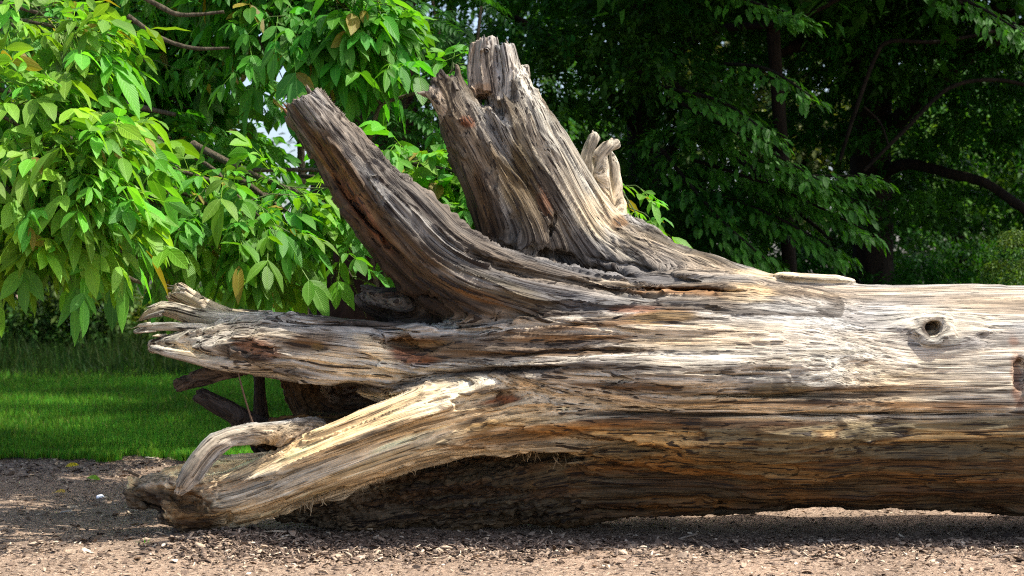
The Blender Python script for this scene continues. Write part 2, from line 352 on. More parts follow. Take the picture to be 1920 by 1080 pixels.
def displaced(Pn):
    D, F, dom = coords(Pn)
    s, a, c = F[:, 0], F[:, 1], F[:, 2]
    amp = np.clip(np.array([b.r.mean() for b in BONES], np.float32)[dom]/.12, .12, 1)
    d = .022*fbm(s*1.3, a*6, c*6, 2)+.012*vn(s*2.5+9, a*18, c*18)
    T = fbm(s*1.1+40, a*7, c*7, 3)
    d += .015*sst(.02, .13, T)-.015*sst(-.09, -.20, T)
    # crumbly underside
    low = sst(.42, .15, Pn[:, 2])
    d += low*.012*fbm(Pn[:, 0]*9, Pn[:, 1]*9, Pn[:, 2]*14, 2)
    calm = 1-.65*sst(.6, 1.4, Pn[:, 0])*sst(.5, .62, Pn[:, 2])
    D = D-d*amp*calm
    wob = .35*vn(s*5, a*30, c*30)
    wob += .2*vn(s*10, a*45, c*45)
    for e in DENTS:
        q = ell(Pn, e)
        m = q < 1.6
        if m.any(): D[m] += e[7]*sst(1.15, .55, q[m]+wob[m])
    for e in MOUNDS:
        q = ell(Pn, e)
        m = q < 1.6
        if m.any(): D[m] -= e[7]*sst(1.15, .4, q[m]+wob[m]*.5)
    # the knot: a raised collar round a dark hole
    q = ell(Pn, (1752, 616, 7.44, 17, 13, 9, -25, 0)); m = (q < 5) & (Pn[:, 1] < 7.62)
    if m.any():
        qq = q[m]*(1+.16*vn(Pn[m, 0]*38, Pn[m, 1]*8, Pn[m, 2]*38)+.06*wob[m]); D[m] -= .020*np.exp(-((qq-1.75)/.55)**2)
        D[m] = np.maximum(D[m], -(qq-1)*rr(15, 7.44))
    return D

VX = 0.0062
def pool(fn, items):
    from concurrent.futures import ThreadPoolExecutor
    with ThreadPoolExecutor(4) as ex: return list(ex.map(fn, items))
def build_surface():
    lo = np.array([P(225, 0, 7.5)[0], 7.05, -.06]); hi = np.array([P(2330, 0, 7.9)[0], 8.75, 2.5])
    nb = np.ceil((hi-lo)/(VX*8)).astype(int)
    g = np.stack(np.meshgrid(*[np.arange(k) for k in nb], indexing='ij'), -1).reshape(-1, 3)
    cen = lo+(g*8+3.5)*VX
    ch = np.array_split(np.arange(len(cen)), 64)
    Dc = np.concatenate(pool(lambda q: coords(cen[q])[0], ch))
    tol1 = np.full(len(g), .055)
    for e in DENTS+MOUNDS:
        if e[7] > .04: tol1 = np.where(ell(cen, e) < 2.5, e[7]+.05, tol1)
    act = np.abs(Dc) < VX*8*.87+tol1
    dense = np.repeat(np.repeat(np.repeat(Dc.reshape(nb), 8, 0), 8, 1), 8, 2).astype(np.float32)
    # second level: half blocks
    o2 = np.stack(np.meshgrid(*[np.arange(2)]*3, indexing='ij'), -1).reshape(-1, 3)*4
    gi = (g[act][:, None, :]*8+o2[None]).reshape(-1, 3)
    c2 = lo+(gi+1.5)*VX
    D2 = np.concatenate(pool(lambda q: coords(c2[q])[0], np.array_split(np.arange(len(c2)), 48)))
    tol = np.full(len(gi), .045)
    for e in DENTS+MOUNDS:
        if e[7] > .03: tol = np.where(ell(c2, e) < 2.0, e[7]+.045, tol)
    off = np.stack(np.meshgrid(*[np.arange(4)]*3, indexing='ij'), -1).reshape(-1, 3)
    near = np.abs(D2) < VX*4*.87+tol
    far = gi[~near]; fd = D2[~near]
    idx = (far[:, None, :]+off[None]).reshape(-1, 3)
    dense[idx[:, 0], idx[:, 1], idx[:, 2]] = np.repeat(fd, 64)
    gi = gi[near]
    print('active half blocks', len(gi), 'points', len(gi)*64)
    def work(q):
        idx = (gi[q][:, None, :]+off[None]).reshape(-1, 3)
        return idx, displaced(lo+idx*VX)
    for idx, v in pool(work, np.array_split(np.arange(len(gi)), max(8, len(gi)//1500))):
        dense[idx[:, 0], idx[:, 1], idx[:, 2]] = v
    grid = vdb.FloatGrid(1.0); grid.copyFromArray(np.clip(dense, -.05, .05))
    pts, quads = grid.convertToQuads(0.0)
    return lo+pts*VX, quads[:, ::-1]
# ------------------------------------------------------------------ wood colour and material
GREY=(.29,.25,.20); PALE=(.49,.425,.315); CREAM=(.70,.56,.36); STRAW=(.46,.31,.14); OCHRE=(.27,.135,.042); RUST=(.20,.075,.03)
BROWN=(.12,.066,.026); UMBER=(.042,.026,.015); DARK=(.022,.017,.013); OLIVE=(.14,.10,.042); DGREY=(.14,.125,.11); LGREY=(.365,.328,.268)
# (px, py, Y, rx, ry, rotation, colour, strength) wood of another colour, ragged along the fibres; tall root has painted sun and shade
PATCH = [
 (1130,500,7.9,240,60,18,DGREY,.85),(640,240,7.65,60,18,56,GREY,.5),(650,330,7.6,170,22,55,BROWN,.85),(800,500,7.6,120,26,40,BROWN,.7),(1010,545,7.6,160,20,8,DGREY,.7),(960,300,7.95,44,160,-24,(.10,.085,.06),.85),(900,400,7.9,30,90,-12,UMBER,.6),(1300,500,7.8,160,26,14,GREY,.8),(1030,560,7.6,200,30,6,DGREY,.5),
 (1290,547,7.6,130,9,2,OCHRE,.8),(1230,596,7.45,70,16,-5,OCHRE,.9),(1400,548,7.6,60,20,0,CREAM,.8),(1480,518,7.9,120,12,3,CREAM,.9),
 (1100,608,7.45,160,12,-4,BROWN,.9),(1240,598,7.45,70,14,-4,OLIVE,.7),(960,640,7.45,240,20,-3,BROWN,.75),(800,655,7.4,100,28,8,BROWN,.85),(770,640,7.4,60,12,0,OCHRE,.9),(740,668,7.35,70,14,10,RUST,.8),
 (600,608,7.5,240,16,4,LGREY,.9),(900,606,7.5,240,9,-1,LGREY,.9),(420,612,7.4,110,16,0,LGREY,.6),
 (660,695,7.3,120,26,8,CREAM,1),(700,665,7.3,50,22,30,CREAM,.95),(880,690,7.35,140,16,-8,PALE,.7),(640,675,7.3,90,14,12,PALE,.9),
 (560,650,7.3,70,12,4,UMBER,.85),(470,655,7.3,50,24,10,RUST,.75),(440,672,7.3,60,14,12,UMBER,.8),(580,640,7.3,50,14,0,BROWN,.7),(590,652,7.35,14,10,0,OLIVE,.9),
 (520,700,7.35,90,10,6,UMBER,.7),(560,690,7.3,90,6,4,LGREY,.8),(345,665,7.3,60,12,14,CREAM,.8),(360,628,7.3,60,12,-12,PALE,.7),
 (700,742,7.5,60,14,-6,CREAM,.9),(670,730,7.5,70,16,0,DARK,.85),(740,728,7.4,60,14,-8,DGREY,.8),(900,712,7.35,130,10,-3,PALE,.7),(880,735,7.35,80,14,-5,DGREY,.0),
 (900,755,7.3,85,26,-10,BROWN,.95),(880,795,7.4,60,18,-8,UMBER,.9),(930,752,7.3,50,8,-6,RUST,.9),
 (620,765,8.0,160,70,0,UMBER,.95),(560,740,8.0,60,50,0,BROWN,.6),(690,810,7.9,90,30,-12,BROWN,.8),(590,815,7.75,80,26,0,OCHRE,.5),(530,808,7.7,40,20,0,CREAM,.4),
 (620,880,7.5,280,66,-24,CREAM,1),(560,900,7.5,220,24,-24,PALE,.7),(780,800,7.4,140,50,-18,CREAM,.9),(470,900,7.6,120,26,-8,PALE,.8),(700,800,7.5,80,12,-20,PALE,.9),
 (640,885,7.45,180,8,-24,STRAW,.6),(760,845,7.45,180,10,-18,STRAW,.6),(950,790,7.4,120,10,-6,STRAW,.7),(1050,800,7.4,160,14,-4,OCHRE,.8),(980,815,7.45,160,12,-8,OCHRE,.7),
 (370,950,7.65,80,40,20,BROWN,.95),(420,905,7.6,80,14,-10,OCHRE,.4),(290,930,7.75,60,26,0,UMBER,.85),(350,985,7.7,60,30,0,UMBER,.8),(300,895,7.7,60,12,-4,GREY,.9),(460,960,7.55,50,24,-30,CREAM,.7),
 (1050,660,7.35,190,7,-2,BROWN,.9),(1000,692,7.35,200,8,-3,UMBER,.8),(1180,722,7.35,140,7,1,BROWN,.9),(1240,640,7.4,110,5,1,BROWN,.8),(1330,700,7.3,140,5,1,BROWN,.7),(1620,727,7.3,200,5,-1,BROWN,.8),(1100,632,7.4,140,6,-2,OCHRE,.6),(1650,760,7.35,260,9,0,OCHRE,.7),(1500,765,7.35,200,6,0,CREAM,.8),(1450,745,7.35,200,6,0,CREAM,.9),(1250,762,7.35,200,8,0,CREAM,.8),(1300,790,7.35,240,10,0,RUST,.35),(1450,730,7.35,60,14,0,OLIVE,.8),(1300,732,7.35,60,8,0,UMBER,.6),
 (1700,738,7.35,200,7,-2,UMBER,.8),(1500,752,7.35,160,4,0,UMBER,.9),(1280,775,7.35,300,5,0,UMBER,.8),(1430,692,7.3,40,6,0,BROWN,.8),(1690,705,7.3,60,6,0,OLIVE,.8),(1560,660,7.3,80,6,0,OLIVE,.5),
 (1800,600,7.4,110,24,0,PALE,.8),(1750,618,7.4,46,34,0,PALE,.8),(1750,616,7.4,18,14,0,UMBER,.95),(1500,690,7.3,300,22,0,PALE,.6),(1750,690,7.3,200,16,0,PALE,.7),(1300,640,7.4,130,18,0,PALE,.5),
 # horn
 (700,430,7.6,170,26,54,BROWN,.8),(640,330,7.6,100,16,54,OCHRE,.8),(680,400,7.6,90,10,54,RUST,.8),(740,520,7.65,90,36,40,UMBER,.9),(830,560,7.6,120,22,14,UMBER,.85),(590,260,7.65,70,10,56,BROWN,.8),
 (940,545,7.6,110,18,18,OLIVE,.6),(900,555,7.6,60,10,16,OCHRE,.7),(880,525,7.6,80,8,16,GREY,.8),(1180,580,7.6,50,8,-3,RUST,.8),(720,595,7.85,120,20,0,UMBER,.9),(590,200,7.7,50,26,55,GREY,.8),
 (700,340,7.65,90,10,52,LGREY,.5),(800,430,7.65,90,14,40,LGREY,.5),
 # tall root: pale right side is painted sunlight, dark front painted shade
 (940,330,7.95,80,150,-20,OLIVE,.7),(900,280,7.9,40,120,-20,GREY,.5),(1060,330,8.1,44,170,-36,PALE,1),(1000,210,8.05,22,90,-18,PALE,1),(1120,400,8.15,50,44,-30,CREAM,.8),(925,230,7.95,30,80,-22,LGREY,.8),
 (1030,365,7.95,18,60,-25,UMBER,.7),(905,168,7.95,24,15,0,OCHRE,.45),(876,232,7.9,16,12,20,RUST,.9),(950,440,7.95,40,60,-8,DGREY,.6),(910,370,7.92,24,90,-12,BROWN,.6),(1020,385,7.95,14,34,-20,RUST,.5),
 (905,110,8.0,24,40,0,GREY,.7),(1155,420,8.2,20,14,0,OCHRE,.7),
 (1910,700,7.35,14,60,0,RUST,.6),(1945,740,7.36,26,40,0,PALE,.9),
]
PARTCOL = {'trunk':GREY,'tall_root':(.115,.093,.062),'prong_a':GREY,'prong_b':LGREY,'prong_c':GREY,'claw_root':PALE,'horn_root':(.15,.12,.088),'beak_root':LGREY,
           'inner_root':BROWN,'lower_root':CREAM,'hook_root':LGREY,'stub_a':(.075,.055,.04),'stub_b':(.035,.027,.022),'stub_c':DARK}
def wood_colour(V, F, dom):
    s, a, c = F[:, 0], F[:, 1], F[:, 2]
    x, y, z = V[:, 0], V[:, 1], V[:, 2]
    n1 = fbm(s*2, a*26, c*26, 3); n2 = fbm(s*1.1+30, a*9, c*9, 3); n3 = fbm(s*5+5, a*70, c*70, 2); n4 = fbm(x*3, y*4, z*4, 3)
    pal = np.array([PARTCOL[b.part] for b in BONES], np.float32)
    col = pal[dom]
    # soften between parts
    tr = np.isin(dom, [i for i, b in enumerate(BONES) if b.part == 'trunk'])
    def mixc(col, rgb, w): return col+(np.array(rgb, np.float32)-col)*np.clip(w, 0, 1)[:, None]
    # trunk: grey weathered top, pale flank, brown rotten belly with some of its shade painted in, with ragged fibre boundaries
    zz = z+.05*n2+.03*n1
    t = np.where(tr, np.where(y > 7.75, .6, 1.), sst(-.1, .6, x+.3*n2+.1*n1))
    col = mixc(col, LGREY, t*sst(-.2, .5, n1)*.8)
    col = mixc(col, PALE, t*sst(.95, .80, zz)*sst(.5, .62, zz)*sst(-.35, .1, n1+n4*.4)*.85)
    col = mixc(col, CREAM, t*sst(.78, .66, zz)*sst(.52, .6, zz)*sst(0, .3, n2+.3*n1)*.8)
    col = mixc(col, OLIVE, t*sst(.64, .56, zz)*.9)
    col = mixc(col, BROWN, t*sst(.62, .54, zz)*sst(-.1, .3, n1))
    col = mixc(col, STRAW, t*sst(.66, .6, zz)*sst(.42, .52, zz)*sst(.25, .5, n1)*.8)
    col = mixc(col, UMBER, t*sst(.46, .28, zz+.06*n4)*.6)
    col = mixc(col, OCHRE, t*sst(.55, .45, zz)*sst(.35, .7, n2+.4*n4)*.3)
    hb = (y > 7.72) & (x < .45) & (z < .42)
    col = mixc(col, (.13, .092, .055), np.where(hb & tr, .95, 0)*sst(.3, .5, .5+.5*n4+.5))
    wob = .32*n1+.35*n2+.12*n3
    for px, py, Y, rx, ry, rot, rgb, st in PATCH:
        if st <= 0: continue
        q = ell(V, (px, py, Y, rx, ry, .42, rot, 0))
        m = q < 1.9
        if m.any(): col[m] = mixc(col[m], rgb, sst(1.25, .7, q[m]+wob[m])*st)
    # streaks of darker and lighter fibres everywhere
    g = 1+.34*n1+.16*n3
    g = g*np.where(np.isin(dom, [i for i, b in enumerate(BONES) if b.part in ('horn_root', 'tall_root')]), .72, 1.)
    col = col*np.clip(g, .45, 1.5)[:, None]
    warm = np.clip(n2*.5, -.2, .3)[:, None]*np.array([.35, 0, -.5])
    col = col*(1+warm)
    lum = col.mean(1, keepdims=True); col = lum+(col-lum)*(1.04+.06*sst(.85, .5, z)[:, None])
    return np.clip(col, .008, .8)

def wood_material():
    m, nt, b = new_mat('weathered_wood'); N = NT(nt)
    col = N.attr('wcol').outputs['Color']; fib = N.attr('fib').outputs['Vector']
    v1 = N.vmath('MULTIPLY', fib, (3.0, 75, 75)); v2 = N.vmath('MULTIPLY', fib, (9.0, 230, 230))
    f1 = N.noise(v1, 1, 3, .6); f2 = N.noise(v2, 1, 2, .6); 
    tc = N.n('TexCoord').outputs['Object']
    blot = N.noise(tc, 14, 4, .6)
    # thin lens shaped drying cracks along the fibres, shade of their depth painted dark
    ca = N.noise(N.vmath('MULTIPLY', fib, (1.7, 92, 92)), 1, 1, .5); cb = N.noise(N.vmath('MULTIPLY', fib, (.9, 58, 58)), 1, 1, .5, .15)
    c1 = N.ramp(ca, [(.33, 0), (.38, 1)]); c2 = N.ramp(cb, [(.30, 0), (.34, 1)])
    cr = N.math('MULTIPLY', c1, c2)
    # rotten brown lenses where the surface has flaked along the fibres
    lens = N.ramp(N.noise(N.vmath('MULTIPLY', fib, (2.6, 46, 46)), 1, 4, .65), [(.58, 0), (.66, 1)])
    lens = N.math('MULTIPLY', lens, N.attr('flake').outputs['Fac'])
    shade = N.ramp(f1, [(.28, .22), (.42, .78), (.52, 1.0), (.66, 1.3), (.8, 1.45)]); sh2 = N.math('MULTIPLY_ADD', f2, 1.3, .35)
    k = N.math('MULTIPLY', shade, sh2); k = N.math('MULTIPLY', k, N.math('MULTIPLY_ADD', blot, .8, .6))
    vv = N.n('CombineXYZ'); 
    for i in range(3): N.l(k, vv.inputs[i])
    cc = N.mix('MULTIPLY', 1, col, vv.outputs[0])
    # fine short cross ticks (beetle and weather checks)
    t5 = N.noise(N.vmath('MULTIPLY', fib, (140, 30, 30)), 1, 2, .5); tick = N.math('MULTIPLY', N.ramp(t5, [(.70, 0), (.76, 1)]), N.ramp(blot, [(.5, 0), (.6, 1)]))
    cc = N.mix('MIX', N.math('MULTIPLY', tick, .55), cc, (.07, .045, .03))
    cc = N.mix('MULTIPLY', N.math('MULTIPLY', lens, .75), cc, (.34, .25, .17))
    cc = N.mix('MIX', N.math('MULTIPLY', N.math('SUBTRACT', 1, cr), N.math('MULTIPLY_ADD', N.attr('flake').outputs['Fac'], .55, .40)), cc, (.025, .017, .012))
    N.l(cc, b.inputs['Base Color'])
    b.inputs['Roughness'].default_value = .72
    b.inputs['Specular IOR Level'].default_value = .28
    h = N.math('ADD', N.math('MULTIPLY', f1, .6), N.math('MULTIPLY', f2, .25)); h = N.math('ADD', h, N.math('MULTIPLY', cr, .5))
    h = N.math('ADD', h, N.math('MULTIPLY', blot, .15)); h = N.math('SUBTRACT', h, N.math('MULTIPLY', lens, .35))
    N.l(N.bump(h, 1.0, .016), b.inputs['Normal'])
    return m
MW = wood_material()

def fallen_tree():
    V, Q = build_surface()
    # drop loose crumbs and everything behind the end of the modelled log
    ch = np.array_split(np.arange(len(V)), 32)
    res = pool(lambda q: coords(V[q].astype(np.float32), False)[1:], ch)
    F = np.concatenate([r[0] for r in res]); dom = np.concatenate([r[1] for r in res])
    # normals
    def normals(V):
        a, b, c, d = V[Q[:, 0]], V[Q[:, 1]], V[Q[:, 2]], V[Q[:, 3]]
        n = np.cross(c-a, d-b); N_ = np.zeros_like(V)
        for i in range(4):
            for k in range(3): N_[:, k] += np.bincount(Q[:, i], n[:, k], len(V))
        return N_/np.maximum(np.linalg.norm(N_, axis=1), 1e-12)[:, None]
    V = V.astype(np.float64)
    # relax the voxel staircase
    E = np.concatenate([Q[:, [0, 1]], Q[:, [1, 2]], Q[:, [2, 3]], Q[:, [3, 0]]]); deg = np.bincount(E[:, 0], minlength=len(V))+np.bincount(E[:, 1], minlength=len(V))
    def relax(X, f):
        S = np.stack([np.bincount(E[:, 0], X[E[:, 1], k], len(X))+np.bincount(E[:, 1], X[E[:, 0], k], len(X)) for k in range(3)], 1)
        return X+(S/np.maximum(deg, 1)[:, None]-X)*f
    for f in (.6, .6, -.35, .6, .5): V = relax(V, f)
    Nn = normals(V)
    for _ in range(6): Nn = relax(Nn, .7)
    Nn /= np.maximum(np.linalg.norm(Nn, axis=1), 1e-9)[:, None]
    s, a, c = F[:, 0], F[:, 1], F[:, 2]
    isb = lambda *p: np.isin(dom, [i for i, b in enumerate(BONES) if b.part in p])
    # fine relief along the fibres: ridges and grooves
    r1 = fbm(s*1.6, a*30, c*30, 2); r2 = vn(s*2.5+7, a*64, c*64); groove = np.abs(vn(s*1.4+3, a*24, c*24))
    strong = np.where(isb('horn_root'), 1.7, 1.0)*np.where(isb('tall_root'), .85, 1)*(1-.7*sst(.6, 1.3, V[:, 0])*sst(.5, .62, V[:, 2]))
    thin = np.clip(np.array([b.r.mean() for b in BONES])[dom]/.07, .2, 1)
    disp = (.011*r1+.003*r2-.012*sst(.11, 0, groove))*strong*thin
    crum = isb('inner_root')*.008+isb('trunk')*(V[:, 0] < .35)*(V[:, 2] < .40)*(V[:, 1] > 7.6)*.014+isb('lower_root')*(V[:, 0] < P(430, 0, 7.7)[0])*.012
    disp += crum*fbm(V[:, 0]*45, V[:, 1]*45, V[:, 2]*45, 2)
    V = V+Nn*disp[:, None]
    V = relax(V, .25)
    Nn = normals(V)
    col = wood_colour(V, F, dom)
    # how strongly the surface is flaked: sound grey top at right and the pale root are cleaner
    flake = 1-.75*sst(.6, 1.3, V[:, 0])*sst(.62, .8, V[:, 2])
    flake = flake*np.where(isb('lower_root') & (V[:, 0] < .2), .25, 1)*np.where(isb('claw_root', 'hook_root'), .3, 1)
    root = empty('fallen_tree', (1.2, TY, 0), 'weathered fallen tree on the wood chip path, torn root end at left', 'fallen tree')
    # split into parts by the bone each face belongs to
    group = {'trunk': 0, 'tall_root': 1, 'prong_a': 2, 'prong_b': 3, 'prong_c': 1, 'claw_root': 4, 'horn_root': 5, 'beak_root': 6, 'inner_root': 7,
             'lower_root': 8, 'hook_root': 9, 'stub_a': 10, 'stub_b': 11, 'stub_c': 12}
    names = ['trunk', 'root', 'prong', 'prong', 'root', 'root', 'root', 'root', 'root', 'root', 'root_stub', 'root_stub', 'root_stub']
    labels = [None, 'tall thick upright root with a hollow broken top', None, None, 'small pale claw shaped root behind the tall one', 'leaning root like a horn with deep grooves', 'grey root with a beak like pointed end',
              'dark rotten inner wood between the roots', 'pale yellow root reaching down to the ground', 'grey hooked root bent down in front', 'dark stub under the beak like root', 'blackened stub pointing up left', 'thin upright dark root']
    gid = np.array([group[b.part] for b in BONES])[dom]
    fg = gid[Q[:, 0]]
    made = {}
    for k in [0, 1, 4, 5, 6, 7, 8, 9, 2, 3, 10, 11, 12]:
        q = Q[fg == k]
        if len(q) == 0: continue
        u, inv = np.unique(q, return_inverse=True)
        me = mesh_from(names[k], V[u]-np.array(root.location), inv.reshape(-1, 4), MW)
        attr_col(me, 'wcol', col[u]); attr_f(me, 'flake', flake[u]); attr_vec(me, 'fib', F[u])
        me.normals_split_custom_set_from_vertices(Nn[u].tolist())
        par = made[1] if k in (2, 3) else root
        made[k] = add_obj(names[k], me, par)
        if labels[k]: made[k]['label'] = labels[k]
    return root, made
# ------------------------------------------------------------------ ground, lawn, wood chips, grass
def edge_y(x):          # where the lawn begins
    return 11.2+.10*np.sin(x*1.3+.5)+.07*np.sin(x*4.1)+.05*np.sin(x*9+1)+.04*np.sin(x*23)
def ground_z(x, y):
    z = .012*fbm(x*.9, y*.9, 0*x+2, 2)+.010*vn(x*4, y*4, 0*x+4)
    z = z+.045*np.exp(-((x+.35)/.9)**2-((y-8.0)/.35)**2)+.062*np.exp(-((x+1.36)/.42)**2-((y-7.5)/.25)**2)
    z = z+.02*np.exp(-((x-1.5)/1.6)**2-((y-7.15)/.2)**2)-.02*np.exp(-((x-1.3)/1.4)**2-((y-8.1)/.4)**2)
    return z
def grid_mesh(xs, ys, fz):
    X, Y = np.meshgrid(xs, ys); V = np.stack([X.ravel(), Y.ravel(), fz(X.ravel(), Y.ravel())], 1)
    nx, ny = len(xs), len(ys)
    i = (np.arange(ny-1)[:, None]*nx+np.arange(nx-1)[None]).ravel()
    return V, np.stack([i, i+1, i+nx+1, i+nx], 1)

def mulch_material():
    m, nt, b = new_mat('wood_mulch'); N = NT(nt); tc = N.n('TexCoord').outputs['Object']
    a = N.noise(N.vmath('MULTIPLY', tc, (45, 70, 45)), 1, 4, .65, .6); c = N.noise(tc, 2.2, 3, .6); d = N.noise(tc, 160, 2, .6)
    col = N.ramp(a, [(.2, (.10, .068, .048)), (.40, (.27, .195, .14)), (.55, (.42, .31, .225)), (.70, (.60, .48, .37)), (.85, (.70, .59, .47))])
    col = N.mix('MULTIPLY', .8, col, N.ramp(c, [(.3, (.62, .60, .58)), (.5, (.95, .93, .9)), (.65, (1.12, 1.07, 1.02))]))
    col = N.mix('MULTIPLY', .7, col, N.ramp(d, [(.3, .45), (.7, 1.3)]))
    N.l(col, b.inputs['Base Color']); b.inputs['Roughness'].default_value = .95; b.inputs['Specular IOR Level'].default_value = .15
    h = N.math('ADD', a, N.math('MULTIPLY', d, .3)); N.l(N.bump(h, 1, .02), b.inputs['Normal'])
    return m
def build_ground():
    # one sheet out to the horizon, fine near the camera
    xs = np.concatenate([-np.geomspace(200, 7, 14), np.linspace(-6, 6, 300), np.geomspace(7, 200, 14)])
    ys = np.concatenate([-np.geomspace(60, 1, 8), np.linspace(0, 5.5, 30), np.linspace(5.6, 11.6, 200), np.geomspace(12, 260, 24)])
    V, Q = grid_mesh(xs, ys, lambda x, y: np.where((np.abs(x) < 6.1) & (y < 12) & (y > 3), ground_z(x, y), 0))
    me = mesh_from('ground', V, Q, mulch_material()); add_obj('ground', me, kind='structure')
    # lawn sheet
    xs = np.concatenate([-np.geomspace(120, 10, 12), np.linspace(-9, 9, 160), np.geomspace(10, 120, 12)]); ny = 60
    X = np.repeat(xs[None], ny, 0); t = np.linspace(0, 1, ny)[:, None]**1.6
    Y = edge_y(X)+t*(160-edge_y(X)); Z = .02+.02*vn(X*2, Y*2, X*0)
    Z[0] = -.02
    V = np.stack([X.ravel(), Y.ravel(), Z.ravel()], 1)
    i = (np.arange(ny-1)[:, None]*len(xs)+np.arange(len(xs)-1)[None]).ravel()
    m, nt, b = new_mat('lawn_soil'); N = NT(nt); tc = N.n('TexCoord').outputs['Object']
    col = N.ramp(N.noise(tc, 30, 4, .6), [(.3, (.012, .025, .006)), (.7, (.03, .07, .012))]); N.l(col, b.inputs['Base Color']); b.inputs['Roughness'].default_value = 1
    add_obj('lawn', mesh_from('lawn', V, np.stack([i, i+1, i+len(xs)+1, i+len(xs)], 1), m), kind='structure')

def scatter_quads(n, pos, yaw, pitch, roll, L, W, bend, cols, T=None):
    """thin curled chips: 3 cross rows of 2 verts, two-sided slab when T"""
    ca, sa = np.cos(yaw), np.sin(yaw)
    ax = np.stack([ca*np.cos(pitch), sa*np.cos(pitch), np.sin(pitch)], 1)
    sd = np.stack([-sa, ca, 0*sa], 1); up = np.cross(ax, sd)
    sd = sd*np.cos(roll)[:, None]+up*np.sin(roll)[:, None]; up = np.cross(ax, sd)
    rows = []
    for t, w, o in ((-.5, .55, 0), (-.1, 1., 1), (.2, .9, 1), (.5, .35, 0)):
        for sg in (-.5, .5):
            rows.append(pos+ax*(L*t)[:, None]+sd*(W*w*sg)[:, None]+up*(bend*o)[:, None])
    if T is not None: rows = rows+[r-up*T[:, None] for r in rows]
    V = np.stack(rows, 1); k = V.shape[1]
    q = [[0, 1, 3, 2], [2, 3, 5, 4], [4, 5, 7, 6]]
    if T is not None: q += [[0, 2, 10, 8], [2, 4, 12, 10], [4, 6, 14, 12], [3, 1, 9, 11], [5, 3, 11, 13], [7, 5, 13, 15], [1, 0, 8, 9], [6, 7, 15, 14]]
    Q = (np.arange(n)[:, None, None]*k+np.array(q)[None]).reshape(-1, 4)
    return V.reshape(-1, 3), Q, np.repeat(cols, k, 0)
def chip_material():
    m, nt, b = new_mat('wood_chips'); N = NT(nt); c = N.attr('wcol').outputs['Color']; tc = N.n('TexCoord').outputs['Object']
    cc = N.mix('MULTIPLY', .8, c, N.ramp(N.noise(tc, 180, 3, .6), [(.3, .5), (.7, 1.25)]))
    N.l(cc, b.inputs['Base Color']); b.inputs['Roughness'].default_value = .85; b.inputs['Specular IOR Level'].default_value = .2
    return m
MCH = chip_material()
